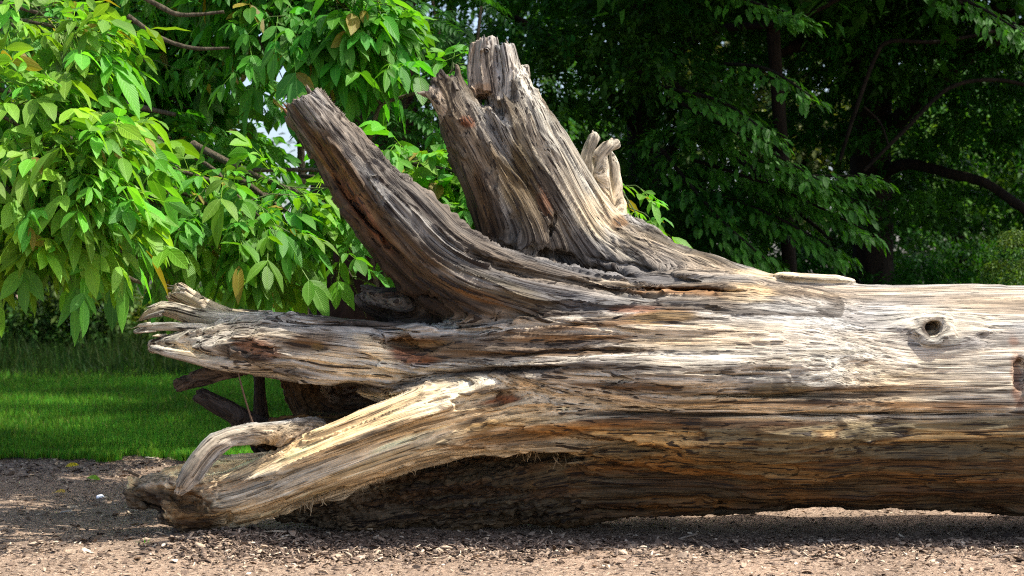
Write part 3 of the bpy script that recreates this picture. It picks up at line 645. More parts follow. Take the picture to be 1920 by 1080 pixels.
def build_chips():
    n = 60000
    y = 5.7+R.random(n)**.8*5.6; x = (R.random(n)-.5)*(y*.75+.6)
    y2 = edge_y(x)+.25*R.random(n); y = np.minimum(y, y2)
    sz = np.exp(R.normal(0, .5, n)); near_log = np.exp(-((y-7.35)/.35)**2)+.9*np.exp(-((y-10.7)/.5)**2)
    sz *= .75+.55*near_log
    L = np.clip(.018*sz, .006, .075); W = L*R.uniform(.2, .55, n)
    pal = np.array([(.09, .065, .05), (.15, .11, .085), (.22, .17, .135), (.33, .26, .20), (.50, .40, .30), (.62, .54, .43), (.045, .035, .03)])
    cols = np.array([1.05, 1.0, .93])*pal[R.choice(7, n, p=[.16, .22, .26, .18, .08, .03, .07])]*R.uniform(.75, 1.2, (n, 1))
    # crumbs and bark piled against the foot of the log
    q = R.random(n) < .10; x = np.where(q, R.uniform(-1.5, 3.4, n), x); y = np.where(q, 7.42+np.abs(R.normal(0, .22, n))*np.sign(R.normal(0, 1, n)), y)
    z = ground_z(x, y)+.004
    z += R.random(n)*.006
    V, Q, C = scatter_quads(n, np.stack([x, y, z], 1), R.uniform(0, 6.28, n), R.normal(0, .22, n), R.normal(0, .4, n), L, W, L*R.uniform(-.1, .18, n), cols)
    me = mesh_from('wood_chips', V, Q, MCH, smooth=False); attr_col(me, 'wcol', C)
    add_obj('wood_chips', me, kind='stuff', label='small brown wood chips covering the path', category='wood chips')
    # litter of broken wood in front of the foot of the log
    n = 4200; x = R.uniform(-1.55, 3.2, n); x = np.where(R.random(n) < .6, R.uniform(-1.5, .3, n), x); y = 7.30-np.abs(R.normal(0, .20, n))+R.uniform(0, .25, n)
    L = np.clip(R.lognormal(-3.75, .5, n), .008, .075); cols = np.array([1.05, 1.0, .93])*pal[R.choice(7, n, p=[.18, .22, .24, .18, .09, .03, .06])]*R.uniform(.75, 1.2, (n, 1))
    V, Q, C = scatter_quads(n, np.stack([x, y, ground_z(x, y)+.004+.018*R.random(n)**2], 1), R.uniform(0, 6.28, n), R.normal(0, .35, n), R.normal(0, .5, n), L, L*R.uniform(.15, .5, n), L*R.uniform(-.1, .2, n), cols, np.full(n, .003))
    me = mesh_from('wood_litter', V, Q, MCH, smooth=False); attr_col(me, 'wcol', C)
    add_obj('wood_litter', me, kind='stuff', label='broken wood crumbs piled against the foot of the log', category='wood chips')
    # chips large enough to tell apart
    def splinter(px, py, Lpx, Wpx, ang, rgb, label, bend=.004):
        Y = FPX*CAMZ/(py-540); p = P(px, py, Y)+np.array([0, 0, ground_z(np.array([(px-960)/FPX*Y]), np.array([Y]))[0]+.012])
        p2 = p*0
        k = 9; t = np.linspace(-.5, .5, k); w = np.array([.25, .7, .95, 1, .92, .85, .9, .6, .2])*(1+.2*R.standard_normal(k))
        L, W = rr(Lpx, Y), rr(Wpx, Y); pts = []
        for i in range(k):
            for sy, sz in ((-.5, 0), (.5, 0), (.35, -1), (-.35, -1)):
                pts.append((t[i]*L, sy*W*w[i]+.1*W*math.sin(i), bend*math.cos(t[i]*3.1)+sz*.006+.001*R.standard_normal()))
        q = [[i*4+a, i*4+(a+1) % 4, i*4+4+(a+1) % 4, i*4+4+a] for i in range(k-1) for a in range(4)]+[[3, 2, 1, 0], [k*4-4, k*4-3, k*4-2, k*4-1]]
        me = mesh_from('splinter', pts, np.array(q), MCH, smooth=False); attr_col(me, 'wcol', np.tile(rgb, (len(pts), 1))*R.uniform(.85, 1.1, (len(pts), 1)))
        o = add_obj('splinter', me, label=label, category='splinter', group='large splinters of pale wood on the path')
        o.location = p; o.rotation_euler = (random.uniform(-.15, .15), random.uniform(-.2, .2), ang)
    for a in [(668, 990, 56, 16, -.45, (.66, .52, .33), 'long pale yellow splinter lying on the path below the pale root'),
              (690, 1003, 30, 11, -1.0, (.60, .46, .30), 'short splinter under the end of the long pale yellow one'),
              (628, 976, 40, 12, .8, (.38, .30, .23), 'brown splinter leaning against the dark belly of the log'),
              (615, 1008, 22, 9, -1.2, (.62, .5, .36), 'small upright cream splinter left of the long yellow one'),
              (510, 1021, 54, 12, .06, (.56, .45, .32), 'flat tan splinter on the sunlit path in front of the pale root'),
              (535, 1024, 22, 14, .3, (.66, .57, .44), 'stubby cream splinter touching the flat tan one'),
              (1028, 987, 30, 10, .3, (.55, .47, .36), 'whitish splinter at the edge of the dark hollow under the log'),
              (124, 963, 22, 6, .2, (.62, .58, .5), 'whitish splinter on the grey path at far left'),
              (285, 866, 26, 9, .1, (.55, .48, .38), 'whitish splinter by the lawn edge above the root tip'),
              (380, 1030, 50, 9, .25, (.5, .4, .3), 'thin brown splinter on the path below the torn root tip'),
              (1290, 1008, 44, 9, .4, (.30, .24, .18), 'dull brown splinter in the shade under the log middle'),
              (1560, 1012, 56, 8, .35, (.28, .22, .17), 'long dark splinter in the shade under the log at right'),
              (1880, 1050, 56, 9, .12, (.36, .29, .23), 'flat brown splinter on the path at lower right corner')]:
        splinter(*a)

def grass_material():
    m, nt, b = new_mat('grass'); N = NT(nt); c = N.attr('wcol').outputs['Color']
    N.l(c, b.inputs['Base Color']); b.inputs['Roughness'].default_value = .6; b.inputs['Specular IOR Level'].default_value = .12
    tr = N.n('BsdfTranslucent'); N.l(N.mix('MULTIPLY', 1, c, (1.2, 1.5, .6)), tr.inputs['Color'])
    mx = N.n('MixShader'); mx.inputs[0].default_value = .35; N.l(b.outputs[0], mx.inputs[1]); N.l(tr.outputs[0], mx.inputs[2])
    N.l(mx.outputs[0], nt.nodes['Material Output'].inputs[0])
    return m
MG = grass_material()
def blades(n, x, y, z, H, W, cols, lean=.35, yaw=None):
    yaw = R.uniform(0, 6.28, n) if yaw is None else yaw; ln = np.abs(R.normal(0, lean, n))
    dx, dy = np.cos(yaw)*ln*H, np.sin(yaw)*ln*H
    f = R.uniform(0, 6.28, n); wx, wy = np.cos(f)*W/2, np.sin(f)*W/2
    b0 = np.stack([x-wx, y-wy, z], 1); b1 = np.stack([x+wx, y+wy, z], 1)
    m0 = np.stack([x+dx*.35-wx*.8, y+dy*.35-wy*.8, z+H*.55], 1); m1 = np.stack([x+dx*.35+wx*.8, y+dy*.35+wy*.8, z+H*.55], 1)
    t = np.stack([x+dx, y+dy, z+H*(1-.25*ln)], 1)
    V = np.stack([b0, b1, m0, m1, t], 1).reshape(-1, 3); i = np.arange(n)*5
    return V, [np.stack([i, i+1, i+3, i+2], 1), np.stack([i+2, i+3, i+4], 1)], np.repeat(cols, 5, 0)
def build_grass():
    n = 330000
    d = 10.85+R.random(n)**1.7*14; x = -.5*d*.72+(R.random(n))*(d*.72)*.80-.3
    keep = d > edge_y(x)-.06-.7*np.clip(fbm(x*5, d*5, x*0+8, 2)-.2, 0, 1); x, d = x[keep], d[keep]; n = len(x)
    pat = fbm(x*1.2, d*.8, x*0+3, 3)
    c = np.array([.075, .225, .02])[None]*(1+.45*pat[:, None])*R.uniform(.4, 1.7, (n, 1)); c[:, 0] *= R.uniform(.6, 1.9, n); c = np.where(R.random((n, 1)) < .05, np.array([.26, .24, .08])*R.uniform(.5, 1.1, (n, 1)), c)
    H = (.05+.025*R.random(n)+.02*np.clip(pat, 0, 1))*(1+.05*(d-11)); H = np.where(d < 11.5, H*.75, H)
    V, Fc, C = blades(n, x, d, x*0+.01, H*R.uniform(.7, 1.5, n), .006*(1+.06*(d-11)), c)
    me = mesh_from('grass', V, Fc, MG); attr_col(me, 'wcol', C)
    add_obj('grass', me, kind='stuff', label='short green lawn grass behind the fallen tree', category='grass')
    # tall rank grass before the trees
    n = 60000
    d = 20+R.random(n)*7; x = -d*.36+R.random(n)*d*.75
    pat = fbm(x*1.1, d*.7, x*0+13, 3)
    c = np.array([.012, .038, .007])[None]*(1+.4*pat[:, None])*R.uniform(.5, 1.6, (n, 1)); c[:, 0] *= R.uniform(.7, 2.2, n)
    V, Fc, C = blades(n, x, d, x*0+.01, (.15+.5*R.random(n))*np.clip((d-19.5)/3, .3, 1.2)*(1+.5*pat), .012+0*x, c, .4)
    me = mesh_from('tall_grass', V, Fc, MG); attr_col(me, 'wcol', C)
    add_obj('tall_grass', me, kind='stuff', label='tall dark rank grass at the foot of the trees', category='grass')

def fallen_leaf(name, px, py, Lpx, rgb, label, cat, tilt=.2):
    Y = FPX*CAMZ/(py-540); p = P(px, py, Y); g = Geo(); n = 1; L = rr(Lpx, Y)
    leaflets(g, np.array([[0, 0, 0.]]), np.array([[math.cos(px), math.sin(px), tilt]]), np.array([[.2, -.5, 1.]]), np.array([L]), np.array([L*.5]), np.array([.3]), np.array([rgb]))
    o = g.obj(name, ML, None, label=label, category=cat); o.location = p+np.array([0, 0, .02])
def small_things():
    for a in [('fallen_leaf', 148, 878, 26, (.62, .50, .02), 'bright yellow leaf on the mulch near the lawn edge', 'leaf'), ('fallen_leaf', 163, 902, 30, (.22, .42, .03), 'green leaf lying on the mulch below the bright yellow one', 'leaf'),
              ('fallen_leaf', 122, 930, 34, (.55, .36, .04), 'orange yellow leaf on the mulch at far left', 'leaf'), ('fallen_leaf', 401, 866, 30, (.65, .55, .03), 'yellow leaf seen under the grey hooked root', 'leaf'),
              ('fallen_leaf', 238, 952, 14, (.25, .45, .05), 'tiny green leaf close to the torn root tip', 'leaf')]: fallen_leaf(*a)
    def blob(name, px, py, r, rgb, label, cat, sq=.6):
        Y = FPX*CAMZ/(py-540); p = P(px, py, Y); r = rr(r, Y); bpy.context
        import bmesh
        bm = bmesh.new(); bmesh.ops.create_icosphere(bm, subdivisions=2, radius=r)
        for v in bm.verts: v.co *= 1+.3*random.uniform(-1, 1)*.6; v.co.z *= sq
        me = bpy.data.meshes.new(name); bm.to_mesh(me); bm.free(); m, nt, b = new_mat(name); b.inputs['Base Color'].default_value = (*rgb, 1); b.inputs['Roughness'].default_value = .6; me.materials.append(m)
        add_obj(name, me, label=label, category=cat).location = p+np.array([0, 0, r*.45+.01])
    blob('pebble', 188, 938, 7.5, (.72, .75, .85), 'white pebble on the grey mulch left of the root tip', 'pebble')
    blob('pebble', 1104, 981, 4, (.7, .75, .85), 'small bluish white pebble at the edge of the shade under the log', 'pebble')
    blob('pebble', 795, 993, 4.5, (.65, .7, .78), 'small white pebble in front of the dark belly of the log', 'pebble')
    # seedling with thin blades
    n = 16; p = P(272, 1018, FPX*CAMZ/(1028-540)); V, Fc, C = blades(n, p[0]+R.normal(0, .012, n), p[1]+R.normal(0, .012, n), np.full(n, .0), R.uniform(.03, .06, n), np.full(n, .004), np.tile((.10, .30, .03), (n, 1)), .5)
    me = mesh_from('grass_tuft', V, Fc, MG); attr_col(me, 'wcol', C); add_obj('grass_tuft', me, label='tiny green grass tuft on the path left of the torn root', category='grass tuft')
# ------------------------------------------------------------------ trees and shrubs
def tube(pts, rad, sides=7, wob=.12):
    pts = np.asarray(pts, float); rad = np.asarray(rad, float); n = len(pts)
    T = np.gradient(pts, axis=0); T /= np.maximum(np.linalg.norm(T, axis=1), 1e-9)[:, None]
    a = np.array([0.13, 1, .21]); V = []
    for i in range(n):
        a = a-T[i]*a.dot(T[i]); a /= np.linalg.norm(a); b = np.cross(a, T[i])
        th = np.arange(sides)/sides*6.2832
        r = rad[i]*(1+wob*R.standard_normal(sides)*.6)
        V.append(pts[i]+np.cos(th)[:, None]*a*r[:, None]+np.sin(th)[:, None]*b*r[:, None])
    V = np.concatenate(V); i = np.arange(n-1)[:, None]*sides; j = np.arange(sides)[None]; k = (j+1) % sides
    Q = np.stack([i+j, i+k, i+sides+k, i+sides+j], -1).reshape(-1, 4)
    return V, Q
class Geo:
    def __init__(s): s.V = []; s.F = {}; s.n = 0; s.C = []; s.U = []
    def add(s, V, F, C=None, U=None):
        if not isinstance(F, list): F = [F]
        for f in F: s.F.setdefault(f.shape[1], []).append(f+s.n)
        s.V.append(V); s.n += len(V)
        s.C.append(C if C is not None else np.zeros((len(V), 3))); s.U.append(U if U is not None else np.zeros((len(V), 3)))
    def obj(s, name, mat, parent=None, smooth=True, col=True, **props):
        me = mesh_from(name, np.concatenate(s.V), [np.concatenate(f) for f in s.F.values()], mat, smooth)
        if col: attr_col(me, 'wcol', np.concatenate(s.C)); attr_vec(me, 'luv', np.concatenate(s.U))
        o = add_obj(name, me, **props)
        if parent is not None: keep_world(o, parent)
        return o
def spline(pts, seg=8):
    W = np.asarray(pts, float); Q = [W[0]]; n = len(W)
    for i in range(n-1):
        p0 = W[max(i-1, 0)]; p1 = W[i]; p2 = W[i+1]; p3 = W[min(i+2, n-1)]
        for j in range(1, seg+1):
            t = j/seg; Q.append(.5*((2*p1)+(-p0+p2)*t+(2*p0-5*p1+4*p2-p3)*t*t+(-p0+3*p1-3*p2+p3)*t**3))
    return np.array(Q)
def pxline(pts, seg=8):
    """[(px, py, Y, radius px)] -> world points and radii"""
    W = np.array([[*P(a, b, c), rr(d, c)] for a, b, c, d in pts]); Q = spline(W, seg); return Q[:, :3], np.maximum(Q[:, 3], .001)

def leaf_material(name, veins=True, trans=.42, gloss=.3):
    m, nt, b = new_mat(name); N = NT(nt); c = N.attr('wcol').outputs['Color']
    if veins:
        sx = N.n('SeparateXYZ'); N.l(N.attr('luv').outputs['Vector'], sx.inputs[0])
        u = N.math('ABSOLUTE', sx.outputs[0]); v = sx.outputs[1]
        mid = N.ramp(u, [(.03, 1), (.09, 0)])
        w = N.n('TexWave'); w.wave_type = 'BANDS'; w.inputs['Scale'].default_value = 1.0
        cx = N.n('CombineXYZ'); N.l(N.math('SUBTRACT', N.math('MULTIPLY', v, 4.2), N.math('MULTIPLY', u, 1.3)), cx.inputs[0]); N.l(cx.outputs[0], w.inputs['Vector'])
        vein = N.ramp(w.outputs['Fac'], [(.80, 0), (1, 1)])
        c = N.mix('MIX', N.math('MULTIPLY', mid, .55), c, N.mix('ADD', 1, c, (.10, .16, .04)))
        c = N.mix('MIX', N.math('MULTIPLY', vein, .2), c, N.mix('ADD', 1, c, (.03, .07, .01)))
        h = N.math('ADD', N.math('MULTIPLY', w.outputs['Fac'], .6), N.math('MULTIPLY', mid, -1)); N.l(N.bump(h, .5, .002), b.inputs['Normal'])
    N.l(c, b.inputs['Base Color']); b.inputs['Roughness'].default_value = .5; b.inputs['Specular IOR Level'].default_value = gloss
    tr = N.n('BsdfTranslucent'); N.l(N.mix('MULTIPLY', 1, c, (1.5, 1.5, .4)), tr.inputs['Color'])
    mx = N.n('MixShader'); mx.inputs[0].default_value = trans; N.l(b.outputs[0], mx.inputs[1]); N.l(tr.outputs[0], mx.inputs[2])
    N.l(mx.outputs[0], nt.nodes['Material Output'].inputs[0])
    return m
def bark_material(name, c0, c1, sc_=12):
    m, nt, b = new_mat(name); N = NT(nt); tc = N.n('TexCoord').outputs['Object']
    f = N.noise(N.vmath('MULTIPLY', tc, (sc_, sc_, sc_*.25)), 1, 5, .65)
    N.l(N.ramp(f, [(.3, c0), (.7, c1)]), b.inputs['Base Color']); b.inputs['Roughness'].default_value = .95; b.inputs['Specular IOR Level'].default_value = .1
    N.l(N.bump(f, 1, .03), b.inputs['Normal']); return m
ML = leaf_material('broad_leaf'); MS = leaf_material('small_leaf', False, .35, .1)
MB = bark_material('dark_bark', (.006, .005, .004), (.024, .018, .013)); MT = bark_material('twig_bark', (.05, .04, .025), (.16, .135, .09), 60)
MBR = bark_material('red_bark', (.014, .007, .005), (.05, .028, .02), 9)

def unit(v): return v/np.maximum(np.linalg.norm(v, axis=1), 1e-9)[:, None]
def leaflets(geo, base, dr, nrm, L, W, droop, cols):
    """full leaf blades with a folded midrib, pointed tip and a downward curve"""
    n = len(base); dr = unit(dr); sd = unit(np.cross(dr, nrm)); nr = np.cross(sd, dr)
    ts = [0, .16, .38, .62, .84, 1.0]; ws = [.06, .62, .98, 1.0, .55, .0]
    # obovate/elliptic variety
    rows = []; U = []
    wav = R.normal(0, .05, (n, 6))
    for k, (t, w) in enumerate(zip(ts, ws)):
        c = base+dr*(L*t)[:, None]*1.0+np.array([0, 0, -1.])*(droop*L*t*t)[:, None]+nr*(wav[:, k]*L*.25)[:, None]
        if w == 0: rows.append(c); U.append((0, t)); continue
        h = (W*.5*w)[:, None]
        rows += [c-sd*h+nr*h*.28, c, c+sd*h+nr*h*.28]; U += [(-w, t), (0, t), (w, t)]
    V = np.stack(rows, 1); k = V.shape[1]
    q = []
    for i in range(4): q += [[i*3, i*3+1, i*3+4, i*3+3], [i*3+1, i*3+2, i*3+5, i*3+4]]
    tr = [[12, 13, 15], [13, 14, 15]]
    off = np.arange(n)[:, None, None]*k
    Uv = np.tile(np.array([(a, b, 0) for a, b in U]), (n, 1))
    geo.add(V.reshape(-1, 3), [(off+np.array(q)[None]).reshape(-1, 4), (off+np.array(tr)[None]).reshape(-1, 3)], np.repeat(cols, k, 0), Uv)
def small_leaves(geo, base, dr, nrm, L, W, cols):
    n = len(base); dr = unit(dr); sd = unit(np.cross(dr, nrm)); nr = np.cross(sd, dr)
    m = base+dr*(L*.45)[:, None]
    V = np.stack([base, m-sd*(W*.5)[:, None]+nr*(W*.12)[:, None], base+dr*L[:, None]-np.array([0, 0, 1.])*(L*.12)[:, None], m+sd*(W*.5)[:, None]+nr*(W*.12)[:, None]], 1)
    i = np.arange(n)*4
    geo.add(V.reshape(-1, 3), [np.stack([i, i+1, i+2], 1), np.stack([i, i+2, i+3], 1)], np.repeat(cols, 4, 0))

def compound(geo, base, out, size, cols, pairs=2, spread=55, droop=.5):
    """M compound leaves: rachis from base along out, pairs of leaflets and one larger at the end"""
    M = len(base); out = unit(out); up = np.tile([0, 0, 1.], (M, 1))+R.normal(0, .28, (M, 3))
    sd = unit(np.cross(out, up)); nr = np.cross(sd, out)
    Lr = size*R.uniform(1.2, 1.7, M)
    def rp(t): return base+out*(Lr*t)[:, None]-np.array([0, 0, 1.])*(Lr*droop*.5*t*t)[:, None]
    # stalk
    for k, (t0, t1) in enumerate(((0, .5), (.5, 1))):
        a, b = rp(t0), rp(t1); w = .0016
        V = np.stack([a-sd*w, a+sd*w, b+sd*w, b-sd*w], 1).reshape(-1, 3); i = np.arange(M)*4
        geo.add(V, np.stack([i, i+1, i+2, i+3], 1), np.repeat(cols*1.1+np.array([.05, .04, 0]), 4, 0))
    js = [(t, s) for t in np.linspace(.35, .9, pairs) for s in (-1, 1)]+[(1.0, 0)]
    for t, s in js:
        a = np.radians(spread+R.normal(0, 10, M))*s
        d = out*np.cos(a)[:, None]+sd*np.sin(a)[:, None]+np.array([0, 0, -1.])*(droop*(.35+.5*t)*R.uniform(.5, 1.6, M))[:, None]
        L = size*(.62+.38*t)*R.uniform(.8, 1.15, M)*(1.12 if s == 0 else 1)
        nn = nr+R.normal(0, .35, (M, 3))
        leaflets(geo, rp(t), d, nn, L, L*R.uniform(.36, .52, M), R.uniform(.05, .6, M), np.where(R.random((M, 1)) < .025, np.array([.30, .24, .03])*R.uniform(.5, 1.1, (M, 1)), cols*R.uniform(.72, 1.3, (M, 1))))

def boughs(geo, e, lines, per_m, size, tone, spreadv=.16, up=0.0, thick=1.0, pairs=2, droop=.55, low=(468, 492)):
    """limbs with side twigs, each twig ending in a fan of compound leaves"""
    B, O, Cc = [], [], []
    for ln in lines:
        pts, rad = pxline(ln, 8)
        V, Q = tube(pts, rad*thick, 6); g = Geo(); g.add(V, Q); g.obj('branch', MT, e, col=False)
        seg = np.linalg.norm(np.diff(pts, axis=0), axis=1).sum()
        for _ in range(max(2, int(seg*per_m))):
            k = random.uniform(.12, 1.0)**.85*(len(pts)-1); i = int(min(k, len(pts)-2)); p = pts[i]+(pts[i+1]-pts[i])*(k-i)
            t = pts[i+1]-pts[i]; t /= np.linalg.norm(t)
            d = t*.6+R.normal(0, 1, 3)*np.array([.7, .7, .6])+np.array([0, -.1, up-.05]); d /= np.linalg.norm(d)
            ln_ = random.uniform(.05, spreadv*2.2)
            q = p+d*ln_+np.array([0, 0, -.15*ln_])
            mid = (p+q)/2+R.normal(0, .012, 3)+np.array([0, 0, .02])
            V, Q = tube([p, mid, q], np.array([.0042, .0032, .002])*thick, 4, 0); geo.add(V, Q, np.tile((.06, .075, .03), (len(V), 1)))
            for j in range(random.choice((2, 3, 3, 4))):
                o = d*.75+R.normal(0, .62, 3)*np.array([1, 1, .7])+np.array([0, -.12, -.12])
                B.append(mid+(q-mid)*random.uniform(.2, 1)); O.append(o)
                Cc.append(np.array(tone)*random.uniform(.75, 1.25)*np.array([random.uniform(.7, 1.45), 1, random.uniform(.7, 1.3)]))
    B, O, Cc = map(np.array, (B, O, Cc))
    px = 960+B[:, 0]/B[:, 1]*FPX; py = 540-(B[:, 2]-CAMZ)/B[:, 1]*FPX
    k = py < np.where(px < 270, low[0], low[1])+R.normal(0, 12, len(B)); B, O, Cc = B[k], O[k], Cc[k]
    compound(geo, B, O, size*np.clip(R.lognormal(-.08, .28, len(B)), .5, 1.5), Cc, pairs, 52, droop)

def pads(geo, cen, rad, n, L, tone, thick=.12, drp=.35, dirv=None):
    """layered sprays of small leaves: cen Mx3, rad M"""
    M = len(cen); k = R.integers(0, M, n); a = R.uniform(0, 6.283, n); r = np.sqrt(R.random(n))
    # thin rays, so a spray has gaps
    a = np.round(a*R.integers(5, 9, M)[k]/6.283)/1.0*6.283/8+a*.12+R.uniform(0, 6.28, M)[k]
    x = np.cos(a)*r; y = np.sin(a)*r
    off = np.stack([x, y, -drp*r*r+R.normal(0, thick, n)*(.5+.5*r)], 1)*rad[k][:, None]
    pos = cen[k]+off
    out = np.stack([np.cos(a), np.sin(a), -.35-.3*r], 1)+R.normal(0, .55, (n, 3))
    nr = np.array([0, 0, 1.])+R.normal(0, .35, (n, 3))
    pt = R.uniform(.65, 1.35, M)[k][:, None]; hue = R.uniform(.75, 1.4, (M, 1))[k]
    C = np.array(tone)[None]*pt*R.uniform(.7, 1.3, (n, 1)); C[:, :1] *= hue
    l = L*R.uniform(.7, 1.25, n); small_leaves(geo, pos, out, nr, l, l*R.uniform(.42, .6, n), C)

def tree(name, label, cat, trunk, limbs, padspec, group=None, bark=None, base=None):
    """trunk/limbs: [(px,py,Y,rpx)...]; padspec: list of (centres, radii, count, leaf, tone, thickness, droop)"""
    tp, tr_ = pxline(trunk, 8)
    e = empty(name, (tp[0][0], tp[0][1], 0), label, cat, group)
    g = Geo(); g.add(*tube(tp, tr_, 18, .05)); g.obj('trunk', bark or MB, e, col=False)
    for l in limbs:
        g = Geo(); g.add(*tube(*pxline(l, 8), 8, .08)); g.obj('branch', bark or MB, e, col=False)
    if padspec:
        g = Geo()
        for p in padspec: pads(g, *p)
        g.obj('crown', MS, e, False)
    return e
def box_pts(n, x0, x1, y0, y1, z0, z1):
    return np.stack([R.uniform(x0, x1, n), R.uniform(y0, y1, n), R.uniform(z0, z1, n)], 1)
def px_pts(n, px0, px1, py0, py1, Y0, Y1, mask=None):
    Y = R.uniform(Y0, Y1, n); px = R.uniform(px0, px1, n); py = R.uniform(py0, py1, n)
    if mask is not None:
        k = mask(px, py); Y, px, py = Y[k], px[k], py[k]
    return np.stack([(px-960)/FPX*Y, Y, CAMZ-(py-540)/FPX*Y], 1)

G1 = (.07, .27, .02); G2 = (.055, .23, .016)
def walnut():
    e = empty('walnut_tree', (-4.6, 9.6, 0), 'leafy tree with large bright green leaves hanging at left', 'tree')
    t = Geo(); t.add(*tube(spline([(-4.6, 9.6, -.1), (-4.5, 9.6, 1.5), (-4.4, 9.5, 3.2), (-4.1, 9.4, 5)]), np.linspace(.24, .12, 25), 16, .05)); t.obj('trunk', MB, e, col=False)
    front = Geo()
    # front sprays at the left edge, sunlight put into their brighter leaf tone
    L = [[(-320, 60, 7.6, 8), (-120, 130, 7.5, 6), (60, 190, 7.4, 4), (180, 260, 7.3, 2)],
         [(-320, 200, 7.6, 8), (-120, 250, 7.4, 6), (50, 300, 7.3, 4), (160, 350, 7.2, 2)],
         [(-300, 300, 7.5, 7), (-100, 350, 7.4, 5), (60, 370, 7.3, 3), (140, 400, 7.2, 2)],
         [(-300, 420, 7.5, 7), (-120, 400, 7.4, 5), (20, 420, 7.3, 3), (110, 450, 7.3, 2)],
         [(-250, 330, 7.6, 7), (-60, 340, 7.5, 5), (120, 350, 7.4, 3), (200, 390, 7.4, 2)],
         [(-260, -40, 7.8, 7), (-60, 20, 7.7, 5), (100, 50, 7.6, 3), (190, 90, 7.6, 2)],
         [(-260, 150, 7.3, 7), (-60, 190, 7.3, 5), (70, 260, 7.2, 3), (120, 330, 7.2, 2)],
         [(-260, 480, 7.7, 7), (-80, 450, 7.7, 5), (10, 460, 7.6, 3), (60, 490, 7.6, 2)]]
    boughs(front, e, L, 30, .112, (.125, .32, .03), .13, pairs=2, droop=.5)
    L = [[(-50, 200, 8.6, 9), (130, 260, 8.5, 7), (300, 310, 8.4, 5), (420, 350, 8.3, 3), (500, 420, 8.2, 2)],
         [(0, 330, 8.8, 8), (170, 350, 8.6, 6), (330, 390, 8.4, 4), (440, 430, 8.3, 2)],
         [(60, 270, 8.6, 6), (260, 330, 8.4, 5), (420, 400, 8.3, 3), (470, 460, 8.3, 2)],
         [(360, 270, 8.9, 8), (480, 330, 8.7, 6), (600, 380, 8.6, 4), (690, 440, 8.6, 3)],
         [(430, 320, 8.9, 6), (540, 400, 8.7, 4), (620, 460, 8.6, 3), (660, 520, 8.6, 2)],
         [(-20, 420, 8.6, 7), (140, 440, 8.5, 5), (250, 480, 8.4, 3), (330, 500, 8.4, 2)],
         [(160, 440, 8.9, 5), (330, 470, 8.8, 4), (470, 500, 8.8, 3), (560, 510, 8.8, 2)],
         [(600, 350, 9.1, 5), (750, 350, 8.95, 4), (860, 375, 8.9, 3), (900, 400, 8.9, 2)],
         [(640, 280, 9.1, 5), (720, 320, 8.95, 4), (800, 330, 8.9, 3), (870, 350, 8.9, 2)],
         [(640, 430, 9.1, 5), (760, 410, 8.95, 4), (850, 420, 8.9, 3), (905, 440, 8.9, 2)],
         [(700, 330, 9.2, 4), (800, 360, 9.1, 3), (880, 380, 9.0, 3), (960, 440, 9.0, 2)],
         [(720, 300, 9.0, 4), (800, 310, 8.9, 3), (870, 330, 8.8, 3), (930, 380, 8.8, 2)],
         [(740, 360, 9.0, 4), (820, 385, 8.9, 3), (880, 410, 8.8, 3), (940, 450, 8.8, 2)],
         [(1050, 290, 9.3, 3), (1090, 300, 9.2, 2), (1160, 350, 9.2, 2), (1180, 390, 9.2, 1.5)]]
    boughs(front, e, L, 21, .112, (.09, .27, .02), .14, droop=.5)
    front.obj('foliage', ML, e)
    # mass behind, shade put into its darker leaf tone
    back = Geo(); L = []
    for i in range(34):
        y0 = -80+i*14+R.uniform(-20, 20); x1 = R.uniform(200, 600) if i % 4 == 0 or i > 20 else R.uniform(180, 420); d = R.uniform(9.9, 12)
        L.append([(-200+R.uniform(-40, 200), y0-60, d+.3, 5), (x1*.35, y0-20, d+.1, 3.5), (x1*.7, y0+R.uniform(-10, 30), d, 2.6), (x1, y0+R.uniform(20, 90), d-.1, 2)])
    for i in range(9):
        x0 = R.uniform(380, 640); L.append([(x0-300, -160, 10, 6), (x0-120, -90, 9.8, 5), (x0, -30, 9.6, 3), (x0+R.uniform(40, 120), R.uniform(20, 110), 9.4, 2)])
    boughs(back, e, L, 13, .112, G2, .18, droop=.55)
    # high part of the crown above the picture: shades what is below it
    L = []
    for i in range(8):
        y = R.uniform(10.3, 12.6); z = R.uniform(3.7, 5.2); x = R.uniform(-3.4, -.6)
        pxx = lambda X, Z, Y: (960+X/Y*FPX, 540-(Z-CAMZ)/Y*FPX, Y)
        L.append([(*pxx(-4, z+.2, y), 6), (*pxx(x-.8, z+.1, y), 4), (*pxx(x, z, y), 3), (*pxx(x+.5, z-.1, y), 2)])
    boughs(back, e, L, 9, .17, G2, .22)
    back.obj('foliage', ML, e, label='leaves behind the front sprays, coloured darker for shade')
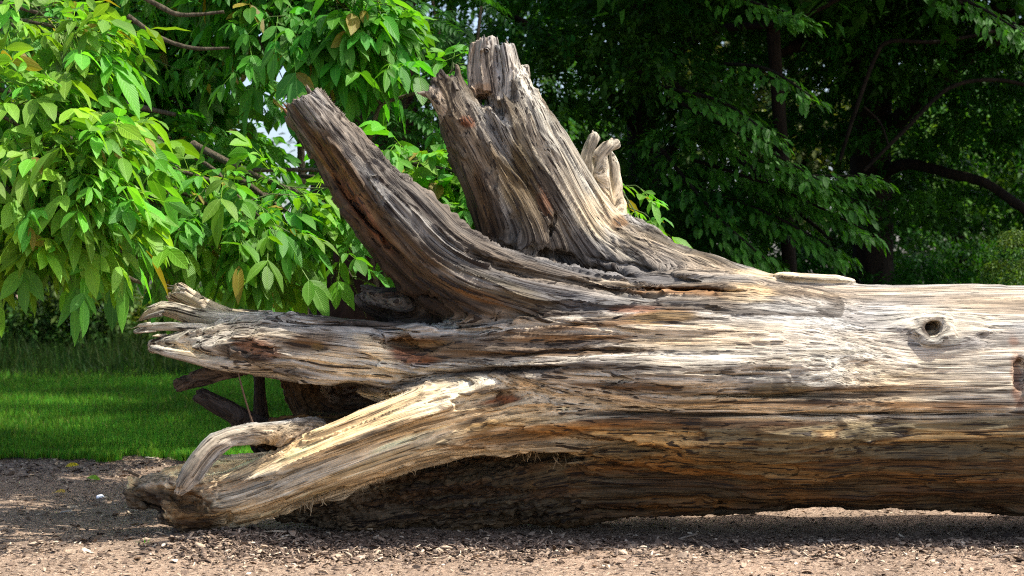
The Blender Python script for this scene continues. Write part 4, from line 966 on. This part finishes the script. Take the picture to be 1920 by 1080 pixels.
    for l in ([(-250, 60, 9.8, 16), (0, 120, 9.7, 12), (150, 165, 9.7, 8), (240, 195, 9.7, 6), (330, 215, 9.7, 4)],
              [(-100, 470, 8.3, 7), (60, 450, 8.0, 6), (160, 455, 7.9, 5), (205, 490, 7.85, 5), (240, 520, 7.8, 4.5), (272, 532, 7.8, 4)],
              [(280, 250, 9.0, 4), (390, 310, 8.9, 4), (430, 345, 8.8, 3.5), (480, 362, 8.8, 3), (620, 372, 8.8, 2.5)],
              [(-80, 340, 7.3, 7), (0, 345, 7.2, 6), (20, 372, 7.15, 5)],
              [(420, 320, 9.3, 4), (560, 318, 9.3, 4), (640, 322, 9.3, 4), (720, 345, 9.3, 4), (880, 380, 9.1, 3)],
              [(380, 460, 8.9, 5), (450, 480, 8.8, 6), (540, 497, 8.8, 6), (640, 505, 8.8, 5)],
              [(180, -60, 9.2, 5), (300, 12, 9.2, 5), (345, 28, 9.2, 4), (420, 22, 9.2, 3)],
              [(240, 30, 9, 5), (300, 70, 9, 4), (360, 90, 9, 4), (430, 90, 9, 2)]):
        g = Geo(); g.add(*tube(*pxline(l, 8), 8, .1)); g.obj('branch', MT, e, col=False)
    return e

def mid_things():
    # the thin forked branch with few leaves before the dark trunk, and the sapling it belongs to
    e = empty('young_tree', (*P(562, 540, 11.5)[:2], 0), 'slim young tree with a forked bare branch before the dark trunk', 'tree')
    g = Geo(); g.add(*tube(*pxline([(575, 870, 11.5, 9), (570, 500, 11.5, 8), (562, 200, 11.5, 7), (556, 40, 11.5, 7), (552, -200, 11.5, 6)]), 8, .06)); g.obj('trunk', MT, e, col=False)
    for l in ([(568, 330, 11.4, 5), (620, 330, 10.8, 5), (683, 275, 9.8, 5), (700, 232, 9.6, 4.5), (714, 198, 9.6, 4), (740, 186, 9.6, 3.5), (790, 172, 9.6, 3), (850, 160, 9.7, 2)],
              [(714, 198, 9.6, 3.5), (697, 160, 9.6, 3), (680, 122, 9.6, 3), (664, 90, 9.6, 2.4), (650, 60, 9.6, 2), (640, 30, 9.6, 2)],
              [(566, 160, 11.5, 4), (600, 150, 11.4, 3), (650, 168, 11.3, 2.5), (730, 176, 11.3, 2)]):
        g = Geo(); g.add(*tube(*pxline(l, 8), 8, .1)); g.obj('branch', MT, e, col=False)
    g = Geo()
    L = [[(640, 60, 9.6, 2), (650, 20, 9.6, 2), (600, 0, 9.6, 2)], [(560, -10, 9.6, 3), (600, 10, 9.6, 2), (640, 40, 9.6, 2), (690, 60, 9.6, 2)],
         [(560, -40, 9.5, 3), (660, -10, 9.4, 2), (710, 20, 9.4, 2), (725, 60, 9.4, 2)], [(790, 172, 9.6, 2), (830, 150, 9.6, 2), (850, 130, 9.6, 2)],
         [(800, 190, 9.6, 2), (840, 200, 9.6, 2), (850, 240, 9.6, 2)]]
    boughs(g, e, L, 26, .125, G1, .06)
    g.obj('foliage', ML, e)
    # sumac like shrub of long feathered leaves
    e = empty('feather_leaf_shrub', (*P(760, 540, 12.6)[:2], 0), 'shrub with long feather shaped dark leaves between the two standing roots', 'shrub')
    ft = Geo()
    for k in range(7):
        x = 640+k*40; g = Geo(); g.add(*tube(*pxline([(760, 830, 12.6, 6), (x*.5+380, 500, 12.5, 5), (x, 200+R.uniform(-60, 60), 12.4, 4), (x+R.uniform(-60, 60), R.uniform(-60, 80), 12.4, 3)]), 6, .05)); g.obj('stem', MT, e, col=False)
    M = 150; px = R.uniform(590, 900, M); py = R.uniform(-40, 420, M); base = np.array([P(a, b, c) for a, b, c in zip(px, py, R.uniform(11.6, 12.8, M))])
    out = R.normal(0, 1, (M, 3))*np.array([1, .7, .3])+np.array([0, -.2, -.25]); out = unit(out); Lr = R.uniform(.32, .55, M)
    c0 = np.array([.03, .13, .014])*R.uniform(.7, 1.5, (M, 1)); sd = unit(np.cross(out, np.array([0, 0, 1.])+R.normal(0, .2, (M, 3)))); nr = np.cross(sd, out)
    for j in range(11):
        t = .12+.88*j/10; p = base+out*(Lr*t)[:, None]-np.array([0, 0, 1.])*(Lr*.35*t*t)[:, None]
        for s in (-1, 1):
            d = out*.55+sd*s+np.array([0, 0, -.35]); l = Lr*.26*(1-.55*abs(t-.45))
            leaflets(ft, p, d, nr+R.normal(0, .15, (M, 3)), l, l*.30, R.uniform(.1, .3, M), c0)
    ft.obj('foliage', ML, e)
    # great dark trunk behind
    e = tree('broad_trunk_tree', 'massive dark tree trunk between the two upright roots', 'tree',
         [(700, 790, 15, 150), (690, 600, 15, 118), (685, 300, 15, 104), (680, 0, 15, 98), (675, -500, 15, 90), (670, -1500, 15, 60)],
         [[(690, -100, 15, 40), (900, -300, 14, 26), (1200, -420, 13.5, 14)], [(690, -60, 15, 40), (500, -300, 14.5, 24), (300, -420, 14, 12)]],
         [(box_pts(60, -3, 2.5, 16.5, 20, 4.9, 8), R.uniform(.6, 1.2, 60), 26000, .15, (.04, .14, .015), .16, .3)], bark=MBR)  # unseen high crown, placed to steer sun and shade on the lawn

def right_trees():
    D1 = (.017, .070, .007); D2 = (.035, .13, .014)
    # tree whose low limb carries the brighter sprays behind the log
    def spray_mask(px, py): return (py > 60+(px-1150)*.9-60) | (px < 1200)
    c1 = px_pts(110, 880, 1500, -60, 520, 12.5, 15.5, lambda px, py: (py < 500) & (px < 1500-.25*np.abs(py-330)))
    tree('hornbeam_tree', 'dark leafy tree directly behind the log and the tall root', 'tree',
         [(1225, 800, 15.6, 34), (1215, 500, 15.6, 30), (1200, 200, 15.6, 27), (1180, -100, 15.6, 24), (1150, -900, 15.6, 16)],
         [[(1200, 250, 15.6, 12), (1100, 120, 14.9, 10), (1010, 60, 14.4, 8), (940, 20, 14, 6)], [(1210, 330, 15.6, 12), (1290, 260, 14.5, 8), (1400, 310, 13.4, 6), (1500, 400, 12.6, 4), (1560, 450, 12.3, 3)],
          [(1205, 150, 15.6, 12), (1330, 60, 14.8, 9), (1480, 40, 14.2, 6), (1640, -40, 14, 4)], [(1010, 85, 14.2, 6), (1130, 115, 14.2, 6), (1250, 150, 14.2, 5), (1330, 200, 14, 4)]],
         [(c1, R.uniform(.35, .75, len(c1)), 34000, .072, D1, .10, .4),
          (box_pts(120, .9, 4.6, 12, 17.5, 3.9, 8.5), R.uniform(.7, 1.3, 120), 42000, .15, D1, .16, .3)])  # last pads: high crown out of view, added to keep sun off below
    # brighter hanging spray
    e = empty('beech_tree', (*P(1500, 540, 13.8)[:2], 0), 'tree with a brighter low spray of pointed leaves hanging behind the log', 'tree')
    g = Geo(); g.add(*tube(*pxline([(1490, 830, 14.4, 16), (1480, 500, 14.4, 14), (1460, 200, 14.4, 13), (1440, -100, 14.4, 12), (1420, -600, 14.4, 8)]), 10, .05)); g.obj('trunk', MB, e, col=False)
    g = Geo()
    for (a, b, c, n) in (((1270, 190), (1400, 260), (1540, 340), 26), ((1260, 240), (1420, 300), (1600, 380), 30), ((1300, 300), (1450, 350), (1620, 430), 30), ((1280, 340), (1440, 400), (1570, 470), 26),
                         ((1240, 280), (1340, 400), (1440, 490), 22), ((1230, 160), (1350, 190), (1440, 250), 20), ((1380, 330), (1500, 330), (1630, 330), 22), ((1360, 120), (1440, 130), (1520, 180), 10), ((1300, -40), (1400, 0), (1500, 30), 22), ((1750, -20), (1830, 10), (1915, 60), 16), ((1900, 40), (1910, 60), (1960, 90), 12)):
        pts, rad = pxline([(*a, 13.0, 4), (*b, 12.4, 3), (*c, 12.0, 1.5)], 12); tw = Geo(); tw.add(*tube(pts, rad, 5, .05)); tw.obj('branch', MB, e, col=False)
        m = n*9; k = R.random(m)**.7*(len(pts)-1.01); i = k.astype(int); p = pts[i]+(pts[i+1]-pts[i])*(k-i)[:, None]
        s = np.sign(R.normal(0, 1, m)); ln = R.random(m)*.24*(1.15-.5*k/len(pts))
        t = unit(pts[i+1]-pts[i]); sd = unit(np.cross(t, np.array([0, 0, 1.])[None]+0*t))*s[:, None]
        p = p+(t*.7+sd*.8+np.array([0, 0, -.35]))*ln[:, None]+R.normal(0, .02, (m, 3))
        o = t*.9+sd*.55+np.array([0, -.1, -.45])+R.normal(0, .3, (m, 3))
        l = R.uniform(.07, .11, m); leaflets(g, p, o, np.array([0, -.15, 1.])+R.normal(0, .3, (m, 3)), l, l*.42, R.uniform(.1, .4, m), np.array([.042, .15, .010])*R.uniform(.6, 1.5, (m, 1)))
    g.obj('foliage', ML, e)
    # the big dark tree at right with the low arching limbs
    cc = px_pts(90, 1440, 2100, -80, 250, 15.5, 18.5)
    cd = px_pts(46, 1650, 2100, 230, 420, 16.5, 19)
    tree('spreading_tree', 'dark trunk with long arching low limbs standing at right', 'tree',
         [(1655, 790, 17, 50), (1640, 560, 17, 40), (1632, 300, 17, 38), (1640, 0, 17, 38), (1650, -400, 17, 34), (1650, -1400, 17, 22)],
         [[(1640, 330, 17, 16), (1700, 308, 16.6, 11), (1780, 325, 16.2, 10), (1850, 345, 16, 9), (1920, 392, 15.8, 9), (2050, 470, 15.6, 8)],
          [(1660, 250, 17, 20), (1730, 180, 16.4, 16), (1800, 120, 16, 13), (1900, 60, 15.6, 11), (2050, 10, 15, 8)],
          [(1640, 160, 17, 20), (1560, 90, 16.4, 16), (1480, 90, 16, 12), (1430, 130, 15.8, 8), (1425, 150, 15.8, 6)],
          [(1650, 60, 17, 18), (1740, 16, 16, 14), (1800, 12, 15.6, 12), (1900, 26, 15, 9)],
          [(1575, 300, 14.2, 3), (1600, 220, 14.2, 4), (1640, 110, 14.3, 4), (1670, 78, 14.3, 4), (1760, 78, 14.3, 3.5), (1880, 55, 14.3, 3)],
          [(1620, 320, 14.6, 3), (1700, 240, 14.6, 4), (1780, 165, 14.7, 4), (1870, 150, 14.8, 4), (1960, 170, 14.8, 3)],
          [(1620, 200, 14.2, 2), (1650, 230, 14.2, 2), (1665, 270, 14.2, 2)]],
         [(px_pts(26, 1530, 1740, -40, 520, 14.8, 16.2), R.uniform(.25, .5, 26), 5200, .075, D1, .10, .4), (cc, R.uniform(.4, .9, len(cc)), 30000, .08, D1, .10, .35), (cd, R.uniform(.3, .6, len(cd)), 7000, .08, D1, .10, .3),
          (box_pts(130, 1.6, 8.5, 13, 21, 4.3, 9.5), R.uniform(.8, 1.4, 130), 42000, .16, D1, .16, .3)])  # unseen upper crown, added to block the sun over the dark trees
    # dim understory along the foot
    for k, (x0, x1, y0, y1, Y, n, tone, lab, nm, cat) in enumerate([
        (980, 1400, 400, 620, 17.5, 15000, D1, 'dark thicket behind the sloping ridge of the log', 'thicket', 'shrub'),
        (1400, 1660, 430, 640, 18.5, 12000, D1, 'dark bushes left of the dark trunk at right', 'thicket', 'shrub'),
        (1680, 2150, 440, 640, 19.5, 16000, (.022, .085, .010), 'green bushes under the arching limb at right', 'thicket', 'shrub'),
        (1870, 2000, 430, 620, 12.5, 9000, (.055, .12, .025), 'pale olive feathery bush at the right edge behind the log', 'bush', 'shrub')]):
        g = Geo(); c = px_pts(60, x0, x1, y0, y1, Y-1, Y+1.2)
        pads(g, c, R.uniform(.25, .6, len(c))*(.35 if k == 3 else 1), n, .07 if k < 3 else .03, tone, .18, .4)
        e = empty(nm, (*P((x0+x1)/2, 540, Y)[:2], 0), lab, cat); g.obj('foliage', MS, e)
        for _ in range(9):
            s = Geo(); x = R.uniform(x0, x1); s.add(*tube(*pxline([(x*.6+(x0+x1)*.2, 540+CAMZ/Y*FPX, Y, 4), (x*.9+(x0+x1)*.05, 590, Y, 3), (x, R.uniform(y0, y1), Y, 2)]), 5, .05)); s.obj('stem', MB, e, col=False)

def far_wood():
    # trees beyond, in sun; the gaps between their crowns let the sky through
    spec = [(1290, 34, -250, 540, 300, (.04, .12, .015), 'broad dark far tree behind the hornbeam'), (1640, 33, -250, 300, 260, (.03, .10, .015), 'dark far tree behind the crown of the spreading tree'), (1950, 35, 0, 540, 220, (.05, .14, .02), 'green far tree behind the right end of the log'),
            (-100, 32, -250, 420, 420, (.045, .15, .02), 'far green tree seen through leaves at the left edge'),
            (230, 34, 130, 420, 260, (.05, .17, .02), 'low round far tree behind the left leaves'),
            (850, 30, -200, 480, 230, (.03, .10, .015), 'tall dark far tree behind the broad trunk'),
            (1120, 33, 120, 520, 200, (.05, .14, .03), 'far tree behind the claw shaped root'),
            (1490, 31, -150, 420, 150, (.10, .15, .045), 'pale yellowish far tree left of the dark trunk'),
            (1790, 30, 150, 520, 190, (.05, .13, .02), 'sunlit far tree seen under the arching limb'),
            (2050, 33, -150, 480, 260, (.05, .15, .02), 'far tree at the right edge')]
    for i, (px, Y, y0, y1, w, tone, lab) in enumerate(spec):
        cx, cy = px, (y0+y1)/2; n = 70
        th = R.uniform(0, 6.28, n); r = np.sqrt(R.random(n)); c = np.array([P(cx+math.cos(a)*b*w, cy+math.sin(a)*b*(y1-y0)/2, Y+R.uniform(-1.5, 2)) for a, b in zip(th, r)])
        tree('woodland_tree', lab, 'tree', [(px, 540+CAMZ/Y*FPX, Y, 18), (px+6, 420, Y, 15), (px-4, (y0+y1)/2, Y, 12), (px, y0+60, Y, 5)],
             [[(px, (y0+y1)/2+60, Y, 8), (px-w*.4, cy, Y, 5), (px-w*.7, cy-60, Y, 2)], [(px, cy+30, Y, 8), (px+w*.4, cy-30, Y, 5), (px+w*.7, cy-90, Y, 2)]],
             [(c, R.uniform(.6, 1.3, n), int(17000*max(w, 180)/220), .17, tone, .22, .4)], group='trees far behind the lawn')
    # hedge of bushes closing the lawn
    for i, (px, y0, w, tone, lab) in enumerate([(-60, 470, 230, (.02, .06, .01), 'dark bush at the far left end of the lawn'), (200, 480, 170, (.04, .09, .015), 'dark bush with yellowish tips behind the lawn'),
             (330, 545, 90, (.10, .16, .04), 'small yellow green bush beyond the lawn left of the log'), (480, 500, 130, (.06, .2, .02), 'mid green bush behind the tip of the beak root'), (640, 500, 120, (.05, .17, .02), 'green bush behind the foot of the leaning root'),
             (820, 500, 150, (.03, .10, .015), 'dark bush hidden behind the two upright roots')]):
        Y = 24+.3*i; g = Geo(); c = px_pts(60, px-w, px+w, y0, 680, Y-1, Y+1.5)
        pads(g, c, R.uniform(.35, .8, 60), 16000, .10, tone, .25, .5)
        e = empty('lawn_bush', (*P(px, 540, Y)[:2], 0), lab, 'bush', 'bushes along the far side of the lawn'); g.obj('foliage', MS, e)
        for _ in range(7): s = Geo(); x = px+R.uniform(-w, w); s.add(*tube(*pxline([(px+(x-px)*.4, 540+CAMZ/Y*FPX, Y, 3), (x, y0+60, Y, 2)]), 5, .05)); s.obj('stem', MB, e, col=False)
# ------------------------------------------------------------------ build
FT, FTP = fallen_tree()
def loose_fibres():
    """thin torn fibres hanging under the lower edge of the pale root, and flakes of bark on the horn"""
    g = Geo()
    edge = [(560, 955), (620, 925), (700, 893), (760, 875), (820, 858), (870, 842), (930, 838), (1000, 850), (1060, 862)]
    for _ in range(170):
        k = R.random()*(len(edge)-1); i = int(k); f = k-i
        px = edge[i][0]+(edge[i+1][0]-edge[i][0])*f; py = edge[i][1]+(edge[i+1][1]-edge[i][1])*f-4+R.normal(0, 4)
        Y = 7.40+.12*np.clip((px-700)/350, 0, 1)+R.uniform(0, .06); p = P(px, py, Y); L = rr(R.uniform(4, 22), Y)
        d = np.array([R.normal(0, .5), -.15+R.normal(0, .2), -.8]); d /= np.linalg.norm(d)
        q = p+d*L; m = (p+q)/2+R.normal(0, .004, 3); V, Q = tube([p+np.array([0, .03, .01]), p, m, q], np.array([.003, .0026, .002, .001])*R.uniform(.5, 1.5), 4, .1)
        g.add(V, Q, np.tile(np.array((.5, .38, .22))*R.uniform(.4, 1.1), (len(V), 1)))
    g.obj('torn_fibres', MCH, FT, kind='stuff')
loose_fibres()
def torn_ends():
    # sharp frayed slivers where roots were torn off
    for (x, y, Y, dx, dy, L, n, c) in [(285, 583, 7.72, -1, .3, 26, 4, (.34, .31, .27)), (272, 614, 7.56, -1, .15, 26, 3, (.55, .5, .42)), (300, 648, 7.56, -1, .2, 22, 3, (.5, .42, .3)), (330, 545, 7.86, -1, -.3, 22, 3, (.3, .27, .23)),
            (574, 188, 7.7, -.5, -.85, 13, 7, (.16, .12, .09)), (548, 215, 7.7, -.6, -.7, 24, 4, (.2, .1, .05)), (906, 92, 7.98, 0, -1, 12, 6, (.33, .3, .26)), (952, 108, 7.95, -.1, -1, 16, 5, (.4, .36, .3)), (836, 162, 7.85, -.3, -.9, 11, 6, (.2, .17, .13)),
            (805, 175, 7.85, -.9, -.3, 16, 3, (.2, .17, .13)), (258, 905, 7.66, -.9, -.5, 18, 4, (.12, .09, .06)), (340, 722, 7.7, -.9, .2, 12, 4, (.05, .035, .025))]:
        for k in range(n):
            ox, oy = R.normal(0, 9, 2); a = P(x+ox-dx*14, y+oy-dy*14, Y+R.normal(0, .03)); l = L*R.uniform(.5, 1.15)
            b = P(x+ox+dx*l+R.normal(0, 4), y+oy+dy*l+R.normal(0, 3), Y+R.normal(0, .03)); m = (a+b)/2+R.normal(0, .004, 3)
            g = Geo(); V, Q = tube([a, m, (m+b)/2+R.normal(0, .002, 3), b], np.array([.009, .0075, .0045, .0006])*R.uniform(.6, 1.2), 6, .3)
            g.add(V, Q, np.tile(np.array(c)*R.uniform(.7, 1.2), (len(V), 1))); g.obj('torn_splinter', MCH, FT)
torn_ends()
def thin_rootlet():
    g = Geo()
    pts, rad = pxline([(447, 700, 7.5, 1.3), (456, 735, 7.48, 1.7), (467, 772, 7.46, 1.8), (476, 796, 7.46, 2.6), (492, 808, 7.46, 2.2), (499, 828, 7.46, 1.2)])
    V, Q = tube(pts, rad, 6, .15); g.add(V, Q, np.tile((.13, .08, .05), (len(V), 1))); g.obj('rootlet', MCH, FT)
thin_rootlet()
build_ground(); build_chips(); build_grass(); walnut(); mid_things(); right_trees(); far_wood(); small_things()
